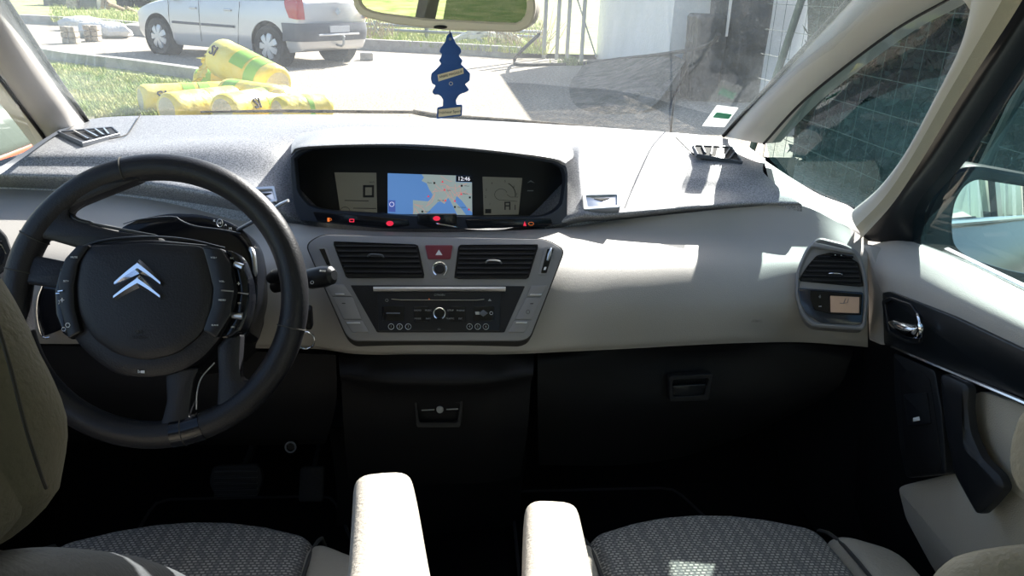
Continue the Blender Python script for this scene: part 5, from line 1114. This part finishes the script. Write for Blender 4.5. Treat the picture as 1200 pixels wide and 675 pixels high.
for x0, x1 in ((-1.90, -1.66), (-.72, -.66), (.28, .22), (1.2, .50)):
    for s_ in (-1, 1):
        w = .05 if abs(x0) < 1.5 and x0 != 1.2 else .09
        mb = MB(); a, b = V((x0, s_*.845, 1.0)), V((x1, s_*.725, 1.50)); n_ = V((0, s_*.012, .004))
        mb.grid([[a-V((w, 0, 0))+n_, a+V((w, 0, 0))+n_], [b-V((w, 0, 0))+n_, b+V((w, 0, 0))+n_]]); mb.grid([[a-V((w, 0, 0))-n_, a+V((w, 0, 0))-n_], [b-V((w, 0, 0))-n_, b+V((w, 0, 0))-n_]]); ob('window_post', mb, 'car_silver', car, 0, local=True)
# wheels
for x in WX:
    for s_ in (-1, 1):
        Mw = Matrix.Translation((x, s_*.80, .318)) @ Matrix.Rotation(-s_*pi/2, 4, 'X')
        ty = ob('tyre', MB().lathe([(.20, -.10), (.29, -.105), (.316, -.08), (.318, 0), (.316, .08), (.29, .105), (.21, .10), (.20, .07)], Mw, 40), 'tyre', car, 40, local=True)
        hc = ob('hubcap', MB().lathe([(.0001, .10), (.05, .10), (.07, .085), (.10, .075), (.20, .078), (.212, .06)], Mw, 40), 'black_soft', ty, 40, local=True)
        for k in range(7):
            a = 2*pi*k/7; mb = MB(); rows = []
            for r0, w, h in ((.03, .028, .114), (.08, .040, .112), (.13, .056, .108), (.175, .060, .102), (.205, .050, .088)):
                rows.append([Mw @ V((r0*cos(a)-t*sin(a), r0*sin(a)+t*cos(a), hh)) for t, hh in ((-w, h-.03), (-w*.8, h), (w*.8, h), (w, h-.03))])
            ob('hubcap_spoke', mb.grid(rows), 'hubcap', ty, 40, local=True)
        ob('hub_centre', MB().lathe([(.0001, .118), (.04, .116), (.055, .10)], Mw, 20), 'hubcap', ty, 40, local=True)
# flank details on both sides
def y_at(x):
    for i in range(len(xs)-1):
        if xs[i] <= x <= xs[i+1]: t = (x-xs[i])/(xs[i+1]-xs[i]); return wd[i]+(wd[i+1]-wd[i])*t
    return wd[-1]
for s_ in (-1, 1):
    for x0, x1 in ((-.62, .18), (.22, .92)):
        mb = MB(); mb.grid([[V((x0+(x1-x0)*i/8, s_*(y_at(x0+(x1-x0)*i/8)+o), z)) for i in range(9)] for o, z in ((-.005, .56), (.016, .565), (.016, .60), (-.005, .605))]); ob('rub_strip', mb, 'car_grey_plastic', car, 40, local=True)
        xh = x0+.14 ; ob('door_handle', MB().rbox((xh, s_*(y_at(xh)+.004), .84), (.17, .03, .034), .012), 'car_silver', car, 40, local=True)
    for x in (.20, -.66, .98): ob('door_gap', MB().tube([V((x+(.02 if x > 0 else -.10*(k/6)), s_*(y_at(x)+.0005)*(1 if k < 5 else .985), .30+.68*k/6)) for k in range(7)], .004, 5), 'seam', car, 0, local=True)
    # tail lamps climb the rear corner
    mb = MB().grid(loft([[V((-2.03, s_*.74, .76)), V((-1.96, s_*.86, .76)), V((-1.84, s_*.90, .78))], [V((-2.01, s_*.74, .98)), V((-1.95, s_*.86, .98)), V((-1.76, s_*.90, .98))], [V((-1.98, s_*.76, 1.15)), V((-1.90, s_*.83, 1.15)), V((-1.76, s_*.85, 1.15))], [V((-1.86, s_*.76, 1.38)), V((-1.83, s_*.79, 1.38)), V((-1.76, s_*.80, 1.38))]], 10, 12, True))
    mb.v = [p+V((-.02, s_*.012, 0)) for p in mb.v]; tl_ = ob('tail_lamp', mb, 'tail_red', car, 40, local=True)
    ob('reversing_lens', MB().ball(V((-1.99, s_*.83, .95)), .025, (.6, .5, 1)), 'tail_clear', tl_, 40, local=True)
    ob('rear_reflector', MB().ball(V((-2.02, s_*.66, .47)), .025), 'tail_red', car, 40, local=True)
# tailgate plastics
bc = [(-1.70, .912), (-1.88, .90), (-1.99, .845), (-2.065, .70), (-2.10, .35), (-2.115, 0)]; bc = bc+[(x, -y) for x, y in bc[-2::-1]]
mb = MB().grid(loft([[V((x+.02, y*.995, .70)) for x, y in bc], [V((x, y, .56)) for x, y in bc], [V((x+.02, y*.99, .42)) for x, y in bc]], 44, 8, True)); ob('rear_bumper', mb, 'car_grey_plastic', car, 40, local=True)
ob('bumper_strip', MB().tube([V((-2.09, -.5, .52)), V((-2.12, 0, .52)), V((-2.09, .5, .52))], .018, 8), 'car_silver', car, 40, local=True)
npl = ob('number_plate', MB().box((-2.105, .0, .605), (.02, .48, .10)), 'plate_white', car, 0, local=True)
ob('tow_bar', MB().tube([V((-1.95, 0, .36)), V((-2.14, 0, .33)), V((-2.18, 0, .38)), V((-2.18, 0, .46))], .02, 8).ball(V((-2.18, 0, .48)), .028), 'steel_grey', car, 40, local=True)
ob('rear_wiper', MB().tube([V((-1.98, .05, 1.06)), V((-1.93, .32, 1.12)), V((-1.93, .5, 1.12))], .01, 6), 'black_soft', car, 40, local=True)
ob('badge', MB().box((-2.07, 0, .88), (.02, .08, .09), Matrix.Rotation(radians(45), 3, 'X')), 'chrome', car, 0, local=True)
for s_ in (-1, 1): ob('wing_mirror', MB().rbox((.95, s_*.98, 1.02), (.10, .18, .13), .04), 'car_silver', car, 40, local=True)
ob('headlamp', MB().rbox((1.98, .62, .66), (.22, .22, .14), .05), 'tail_clear', car, 40, local=True); ob('headlamp', MB().rbox((1.98, -.62, .66), (.22, .22, .14), .05), 'tail_clear', car, 40, local=True)

# ---- insulation rolls
def roll(label, a, b, r, text=None, green=(.30, .62), uptext=None, end='roll_end'):
    a, b = V(a), V(b); ax = (b-a).normalized(); L = (b-a).length; t = thing('insulation_roll', label, 'insulation roll', a, 'plastic-wrapped yellow insulation rolls')
    z = ax; x = V((0, 0, 1)).cross(z); x = x.normalized() if x.length > .05 else V((1, 0, 0)); y = z.cross(x)
    M = Matrix(((x.x, y.x, z.x, a.x), (x.y, y.y, z.y, a.y), (x.z, y.z, z.z, a.z), (0, 0, 0, 1)))
    rr = random.Random(len(label)); prof = [(r*.30, -.012), (r*.86, -.012), (r*.97, .012), (r, .04)]+[(r*(1+rr.uniform(-.012, .012)), L*k/9) for k in range(1, 9)]+[(r, L-.04), (r*.97, L-.012), (r*.86, L+.012), (r*.3, L+.012)]
    ob('plastic_wrap', MB().lathe(prof, M, 40), 'roll_yellow', t, 60)
    for z0 in (-.010, L+.010): ob('roll_end', MB().lathe([(.0001, z0+(-.004 if z0 < 0 else .004)), (r*.5, z0+(-.006 if z0 < 0 else .006)), (r*.84, z0)], M, 32), end, t, 60)
    mid = a+ax*L/2; tc_ = (CAM-mid).normalized(); tc_ = (tc_+V((0, 0, .25))); a0 = atan2(tc_.dot(y), tc_.dot(x))
    for gi, (g0, g1) in enumerate(green if isinstance(green[0], tuple) else (green,)):
        n = 12; q0, q1 = a0-radians(62), a0+radians(62 if gi % 2 else 18)
        if not isinstance(green[0], tuple): q0, q1 = a0-radians(80), a0+radians(80)
        rows = [[M @ V(((r*1.022)*cos(q0+(q1-q0)*i/n), (r*1.022)*sin(q0+(q1-q0)*i/n), L*(g0+(g1-g0)*k/6))) for i in range(n+1)] for k in range(7)]
        ob('green_print', MB().grid(rows), 'roll_green', t, 60)
    if text:
        for s_, f, h in text:
            # letters wrap on the side that faces the car
            m_ = a+ax*(L*f); toc = (CAM-m_); toc -= ax*toc.dot(ax); nrm = toc.normalized(); nrm = (nrm+V((0, 0, .12))); nrm -= ax*nrm.dot(ax); nrm.normalize()
            u = ax if ax.dot(RT) > 0 else -ax; v = nrm.cross(u); o = m_+nrm*(r*1.03)
            ob('lettering', text_mb([(s_, Matrix(((u.x, v.x, nrm.x, o.x), (u.y, v.y, nrm.y, o.y), (u.z, v.z, nrm.z, o.z), (0, 0, 0, 1))), h)], depth=.006), 'ink', t)
    return t
def rl(label, p0, p1, r, **k): return roll(label, p0, p1, r, **k)
rl('yellow insulation roll lying leftmost on the grass, end face towards the left', gz(166, 117, .2), gz(262, 117, .2)+V((0, .35, 0)), .145, text=[('SI', .18, .11)], green=((.42, .55), (.60, .72)))
rl('insulation roll in the front row, its round end between the leftmost and the middle roll', gz(203, 126, .2)+V((0, -.15, 0)), gz(275, 119, .2), .155, text=[('ISOLATION', .70, .036)], green=(.52, .60))
rl('insulation roll in the front row right under the tilted roll', gz(268, 127, .2)+V((0, -.2, 0)), gz(335, 118, .2), .16, text=[('SI', .32, .10)], green=(.5, .62))
rl('rightmost insulation roll of the heap, pale top in the sun', gz(326, 131, .2), gz(382, 126, .2), .14, green=(.5, .6))
rl('insulation roll at the back of the heap with a green end', gz(216, 103, .22)+V((0, .5, 0)), gz(285, 105, .22)+V((0, .5, 0)), .15, green=(.02, .30))
rl('insulation roll behind the middle one, supporting the tilted roll', gz(262, 112, .24)+V((0, .15, 0)), gz(318, 122, .24)+V((0, .25, 0)), .15, green=(.1, .35))
big = rl('large insulation roll tilted on top of the heap, brightest green squares', PY(259, 67, 9.1), PY(324, 101, 8.5), .21, text=[('SI', .12, .11)], green=((.42, .66), (.70, .88)))
mb = MB(); rr = random.Random(5); path = [PY(256, 60, 9.0), PY(244, 68, 9.0), PY(238, 78, 8.95), PY(234, 88, 8.9), PY(230, 104, 8.8)]; P = spline(path, 24)
ob('torn_wrap', MB().grid([[p+V((sx*(.05+.05*(i < 8))*(1+rr.uniform(-.5, .5)), rr.uniform(-.03, .03), rr.uniform(-.02, .02))) for sx in (-1, -.3, .4, 1)] for i, p in enumerate(P)]), 'roll_yellow', big, 20)

# ---- stone piles, rubble and junk along the back
def block(name, label, px, py, w, h, m, cat, group=None, z0=0, n=1, d=None):
    p = gz(px, py, z0); d = d or w; rr = random.Random(int(px*7+py)); t = thing(name, label, cat, (p.x, p.y, z0), group); 
    return t, p, rr
for px, py, lab in ((84, 51, 'stack of pale paving blocks on the gravel, nearest the left pillar'), (110, 48.5, 'stack of pale paving blocks between the other two stacks'), (135, 43.5, 'stack of pale paving blocks nearest the parked car')):
    t, p, rr = block('block_stack', lab, px, py, .26, .3, 'stone', 'block stack', 'stacks of paving blocks by the back kerb')
    for k in range(3):
        for j in range(2): ob('paving_block', MB().rbox((p.x+(j-.5)*.14+rr.uniform(-.01, .01), p.y, .055+.11*k), (.13, .22, .10), .012), 'stone', t)
def lump(name, label, px, py, r, m, cat, sc=(1, 1, .6), z=0, group=None):
    p = gz(px, py, z); rr = random.Random(int(px*3+py)); mb = MB().ball((0, 0, 0), r, sc, 16)
    mb.v = [V((v.x*(1+rr.uniform(-.12, .12)), v.y*(1+rr.uniform(-.12, .12)), v.z*(1+rr.uniform(-.12, .12)))) for v in mb.v]
    mb.v = [v+V((p.x, p.y, z+r*sc[2]*.7)) for v in mb.v]; return tag(ob(name, mb, m, None, 30), label, cat, group)
lump('rubble_heap', 'low white rubble heap between the paving block stacks', 122, 44, .42, 'rubble_white', 'rubble', (1.5, .8, .5))
lump('rubble_heap', 'white rubble heap on the kerb behind the second block stack', 98, 36, .4, 'rubble_white', 'rubble', (1.4, .8, .5))
def far(px, py, Y): p = PY(px, py, Y); return p
def box_thing(name, label, cat, x0, y0, x1, y1, Y, m, depth=1.5, group=None, r=.05):
    a, b = PY(x0, y1, Y), PY(x1, y0, Y); c = (a+b)/2+V((0, depth/2, 0)); z0 = 0; h = b.z-z0
    return tag(ob(name, MB().rbox((c.x, c.y, h/2), (abs(b.x-a.x), depth, h), r), m), label, cat, group)
box_thing('dark_shed', 'dark shape of a low shed at the far left behind the field', 'shed', 52, -14, 78, 14, 32, 'dark_car')
box_thing('broken_masonry', 'piece of pale broken masonry behind the first block stack', 'wall piece', 78, -8, 88, 10, 30, 'stone', .6)
box_thing('dark_crate', 'dark crate under the wood heap in the far field', 'crate', 94, -4, 112, 12, 30, 'dark_car', 1)
fc = thing('distant_car', 'dark blue car far off behind the silver people carrier', 'car', PZ(155, 8, .2))
a, b = PY(131, 8, 33), PY(180, 8, 33); 
ob('body', MB().rbox(((a.x+b.x)/2, 34, .62), (abs(b.x-a.x), 1.7, .62), .2), 'dark_car', fc); ob('cabin', MB().rbox(((a.x+b.x)/2+.1, 34, 1.15), (abs(b.x-a.x)*.6, 1.4, .5), .2), 'car_glass', fc)
for x in (a.x+.45, b.x-.45): ob('wheel', MB().lathe([(.0001, -.1), (.3, -.1), (.3, .1), (.0001, .1)], Matrix.Translation((x, 33.2, .3)) @ Matrix.Rotation(pi/2, 4, 'X'), 20), 'tyre', fc)
for i, (x0, y0, x1, y1) in enumerate(((120, 9, 122, -10), (127, 10, 123, -8), (126, 4, 146, 12), (148, 9, 160, 15))):
    tag(ob('wooden_stake', MB().tube([PY(x0, y0, 29), PY(x1, y1, 29.4)], .07, 8), 'wood'), ['upright wooden stake in the far field, left one of the pair', 'leaning wooden stake in the far field, right one of the pair', 'fallen pole sloping down beside the two stakes', 'short broken plank on the grass before the distant car'][i], 'stake', 'wooden stakes in the far field')
# guard rail, boards and twigs right of the car
rail = thing('guard_rail', 'grey steel guard rail lying low beyond the back kerb, right of the parked car', 'guard rail', gz(470, 45, .2))
for (x0, y0, x1, y1) in ((408, 27, 640, 38), (408, 33, 640, 44)): ob('beam', MB().tube([PY(x0, y0, 20.5), PY(x1, y1, 19.5)], .08, 8, squash=.5), 'steel_grey', rail)
for x in (440, 500, 560): ob('rail_post', MB().box(PY(x, 30+(x-408)*.05, 20.2)+V((0, 0, -.3)), (.1, .1, .9)), 'steel_grey', rail)
for i, (x, y, w) in enumerate(((548, 47, 1.1), (566, 49, .9), (584, 52, 1.0), (600, 50, .8), (556, 52, .7))):
    p = PY(x, y, 18.9); tag(ob('broken_slab', MB().box((p.x, p.y, max(p.z, .32)), (w, .6, .09), Matrix.Rotation(radians(-25+17*i), 3, 'Y') @ Matrix.Rotation(radians(20*i), 3, 'Z')), 'rubble_white'), ['broken pale slab leftmost in the heap beyond the kerb', 'broken pale slab second in the heap beyond the kerb', 'broken pale slab towards the right of the heap beyond the kerb', 'broken pale slab rightmost in the heap beyond the kerb', 'broken pale slab lying lowest in the heap beyond the kerb'][i], 'slab', 'broken slabs beyond the back kerb')
tag(ob('concrete_block', MB().rbox(gz(430, 66, .07), (.24, .2, .14), .02), 'concrete'), 'pale concrete block on the gravel just behind the parked car', 'block')
rr = random.Random(11); 
for i, (px, py) in enumerate(((432, 50), (446, 47), (590, 58), (628, 60))):
    t = thing('dry_twigs', ['dry bare bush right behind the parked car', 'dry bare bush left of the hanging tree freshener', 'dry bare bush in front of the slab heap', 'dry bare bush at the foot of the fence posts'][i], 'dry bush', gz(px, py, .1), 'dry bushes beyond the back kerb'); b = gz(px, py, .1); mb = MB()
    for k in range(26):
        q = b+V((rr.uniform(-.35, .35), rr.uniform(-.2, .2), 0)); e = q+V((rr.uniform(-.5, .5), rr.uniform(-.3, .3), rr.uniform(.3, .9))); mb.tube([q, (q+e)/2+V((rr.uniform(-.08, .08), 0, .05)), e], [.012, .008, .003], 4, caps=False)
    ob('twigs', mb, 'dry_twig', t)
    mb = MB()
# fence posts right of the mirror
for i, (x, y) in enumerate(((637, 69), (652, 70), (664, 70.5), (681, 72))):
    p = gz(x, y); tag(ob('fence_post', MB().rbox((p.x, p.y, 1.1), (.075, .075, 2.2), .012), 'post_grey'), ['weathered fence post first from the mirror', 'weathered fence post second from the mirror', 'weathered fence post third from the mirror', 'weathered fence post beside the white wall'][i], 'fence post', 'fence posts left of the white wall')
p, q = gz(664, 70.5), gz(697, 72); tag(ob('fence_brace', MB().tube([V((p.x, p.y-.1, 1.5)), V((q.x, q.y-.1, .1))], .018, 8), 'steel_grey'), 'thin diagonal brace between the fence posts and the white wall', 'brace')
# kerb continues to the wall, white wall, tarp, green wall
W0, W1 = gz(698, 73), gz(842, 74)
struct('wall_right', MB().box((5.0, 14.25, 1.5), (3.3, 5.5, 3.0)), 'wall_white', 0, 'pale rendered side wall of a building')
struct('bank', MB().grid(loft([[V((3.36, 16.9, .0)), V((3.36, 15.2, .16)), V((3.36, 13.4, .34)), V((3.36, 11.6, .52)), V((3.36, 10.7, .5))], [V((3.2, 16.9, .0)), V((3.0, 14.5, .10)), V((2.8, 12.6, .16)), V((2.6, 10.6, .20)), V((2.6, 9.4, .05))], [V((3.0, 16.9, -.02)), V((2.5, 14.5, -.02)), V((1.9, 12, -.02)), V((1.6, 9.6, -.02)), V((1.8, 8.6, -.02))]], 24, 12, True)), 'shaded_gravel', 50, 'added bank against the pale wall, coloured like shaded gravel')  # added bank, its dark colour stands for ground in shade
d0 = gz(848, 120)
tp = thing('black_tarp_stack', 'tall dark tarpaulin-covered stack in front of the white wall', 'covered stack', (d0.x, d0.y, 0))
a, b = PY(809, 120, d0.y), PY(890, 120, d0.y); hL, hR = PY(812, 16, d0.y).z, 3.2
xm = PY(842, 120, d0.y).x
for nm_, x0, x1, h in (('low_cover', a.x, xm, hL), ('tall_cover', xm, b.x, hR)):
    dd = .6 if nm_ == 'low_cover' else .9; mb = MB().rbox(((x0+x1)/2, d0.y+dd/2, h/2), (x1-x0, dd, h), .06, fn=lambda w: w+V((.012*sin(w.z*9), .02*sin(w.z*5+w.x*20), 0))); ob(nm_, mb, 'tarp_black', tp, 50)
ob('pale_edge', MB().box((xm-.02, d0.y-.02, 1.45), (.03, .03, 1.2)), 'rubble_white', tp)
gw = gz(930, 100); struct('wall_green', MB().box((gw.x+1.2, gw.y+3.5, 1.6), (2.4, .3, 3.2)), 'wall_green', 0, 'grey-green wall beyond the tarpaulin')
tag(ob('black_cable', MB().tube(spline([gz(632, 40, .6), gz(609, 62, .3), gz(603, 72, .05), gz(614, 76, .03), gz(690, 74, .03), PX(720, 69.5, 3.30), PX(760, 65.5, 3.30), PX(806, 59, 3.28), PX(834, 51, 3.28), PX(842, 40, 3.26)], 60), .03, 6), 'seam'), 'long black cable trailing along the ground before the white wall', 'cable')
wc = gz(668, 76); wt = tufts('weed_tuft', 'small green weed tuft on the gravel near the fence posts', lambda r: (wc.x+r.gauss(0, .09), wc.y+r.gauss(0, .06), 0), 60, .16, random.Random(6)); wt['category'] = 'weed'; wt['kind'] = 'thing'
# ---- mesh fence and hedge along the right side of the car
FX = 2.6
fe = thing('mesh_fence', 'green welded-wire fence running along the right side of the car', 'fence', (FX, 2, 0))
mb = MB()
for k in range(12): mb.box((FX, .9, .15+.19*k), (.0038, 10.8, .0038))
for k in range(58): mb.box((FX, -4.4+k*.185, 1.2), (.0028, .0028, 2.3))
ob('wire_mesh', mb, 'wire_green', fe, 0)
for k in range(5): ob('post', MB().tube([V((FX, -4.3+2.64*k, 0)), V((FX, -4.3+2.4*k, 2.35))], .028, 10), 'wire_green', fe)
hg_ = thing('hedge', 'tall dense dark hedge behind the green wire fence', 'hedge', (3.6, 2, 0))
mb = MB(); rr = random.Random(8); rows = []
for i in range(70):
    y = -6+12.7*i/69; rows.append([V((x+rr.uniform(-.10, .10), y, z+rr.uniform(-.05, .05))) for x, z in ((3.15, 0), (3.1, .5), (3.1, 1), (3.12, 1.5), (3.15, 2.2), (3.3, 2.75), (3.8, 2.85), (4.3, 2.7), (4.5, 1.2), (4.5, 0))])
ob('hedge_core', mb.grid(rows), 'hedge', hg_, 0)
mb = MB()
for k in range(16000):
    y = rr.uniform(-3, 6.4); z = rr.uniform(.05, 2.75); x = 3.12+rr.uniform(-.16, .06); a = V((rr.uniform(-1, 1), rr.uniform(-1, 1), rr.uniform(-1, 1))).normalized(); b = a.orthogonal().normalized()*rr.uniform(.018, .03); a = a*rr.uniform(.03, .06); p = V((x, y, z)); o = len(mb.v); mb.v += [p-a, p+b, p+a, p-b]; mb.f.append((o, o+1, o+2, o+3))
lf = ob('leaves', mb, 'leaf', hg_, 0); lf['kind'] = 'stuff'
# ---- lawn on the left and behind, as the interior mirror shows it
struct('lawn', MB().grid([[V((-40, -30, .02)), V((-2.6, -30, .02))], [V((-40, 2.2, .02)), V((-2.6, 2.2, .02))]]), 'lawn')
# ---- own bonnet and cowl below the line of sight
bn = thing('car_bonnet', 'black bonnet of this car sloping down in front of the windscreen', 'bonnet', (0, 2.0, .3))
ob('bonnet_panel', MB().grid(loft([[V((-.78, 1.86, .90)), V((-.4, 1.97, .925)), V((0, 2.0, .93)), V((.4, 1.97, .925)), V((.76, 1.86, .90))], [V((-.80, 2.3, .82)), V((-.4, 2.4, .86)), V((0, 2.43, .87)), V((.4, 2.4, .86)), V((.80, 2.3, .82))], [V((-.76, 2.7, .62)), V((-.4, 2.85, .66)), V((0, 2.9, .67)), V((.4, 2.85, .66)), V((.76, 2.7, .62))], [V((-.74, 2.72, .3)), V((-.4, 2.9, .3)), V((0, 2.96, .3)), V((.4, 2.9, .3)), V((.74, 2.72, .3))]], 24, 20, True)), 'body_black', bn, 60)
ob('cowl', MB().grid(loft([[V((-.78, 1.77, .965)), V((-.4, 1.885, .968)), V((0, 1.915, .97)), V((.4, 1.87, .968)), V((.72, 1.74, .96))], [V((-.78, 1.87, .93)), V((-.4, 1.98, .94)), V((0, 2.01, .945)), V((.4, 1.98, .94)), V((.76, 1.87, .93))]], 24, 6, True)), 'black_soft', bn, 60)
# ---- left of the car: orange mixer and blue tarp seen through the quarter glass
mx = thing('cement_mixer', 'orange and grey-green machine close outside the left quarter glass', 'machine', (-2.0, 2.6, 0))
c0 = PY(-20, 118, 2.6)
ob('drum', MB().lathe([(.08, -.22), (.16, -.18), (.20, -.02), (.20, .08), (.14, .24), (.11, .26)], Matrix.Translation(PY(-56, 108, 2.75)) @ Matrix.Rotation(radians(60), 4, 'Y'), 36), 'orange_paint', mx)
ob('motor_casing', MB().rbox(PY(-50, 160, 2.5), (.34, .3, .16), .05, M=Matrix.Rotation(radians(-6), 3, 'Y')), 'grey_green', mx); ob('frame', MB().rbox(PY(-46, 188, 2.5), (.36, .32, .10), .03), 'orange_paint', mx)
g_ = PY(-46, 188, 2.5)
for sx in (-1, 1):
    for sy in (-1, 1): ob('leg', MB().tube([V((g_.x+sx*.13, g_.y+sy*.12, g_.z)), V((g_.x+sx*.26, g_.y+sy*.25, 0))], .02, 8), 'orange_paint', mx)
bt_ = lump('blue_tarp_heap', 'crumpled blue tarpaulin heap behind the orange machine', 6, 168, .34, 'blue_tarp', 'tarpaulin', (1.0, .8, 1.0))

# ================================================================== LIGHT
w = bpy.data.worlds.new('world'); scene.world = w; w.use_nodes = True; nt = w.node_tree
sky = nt.nodes.new('ShaderNodeTexSky'); sky.sky_type = 'NISHITA'; sky.sun_disc = False
SUN_AZ, SUN_EL = radians(32), radians(34)      # azimuth to the right of straight ahead
sky.sun_elevation = SUN_EL; sky.sun_rotation = SUN_AZ; sky.air_density = 1.0; sky.dust_density = 1.5
nt.links.new(sky.outputs[0], nt.nodes['Background'].inputs[0]); nt.nodes['Background'].inputs[1].default_value = .22
sd = bpy.data.lights.new('sun', 'SUN'); sd.energy = 13.5; sd.angle = radians(.53); sd.color = (1, .965, .90)
so = bpy.data.objects.new('sun', sd); COL.objects.link(so)
dv = V((sin(SUN_AZ)*cos(SUN_EL), cos(SUN_AZ)*cos(SUN_EL), sin(SUN_EL)))
so.rotation_euler = dv.to_track_quat('Z', 'Y').to_euler()
vs = scene.view_settings; vs.view_transform = 'Standard'; vs.look = 'None'; vs.exposure = .42; vs.gamma = 1; vs.use_curve_mapping = False
cy = scene.cycles; cy.max_bounces = 10; cy.diffuse_bounces = 5; cy.glossy_bounces = 4; cy.transmission_bounces = 6; cy.transparent_max_bounces = 24; cy.use_denoising = True; cy.sample_clamp_indirect = 6; cy.caustics_reflective = False; cy.caustics_refractive = False
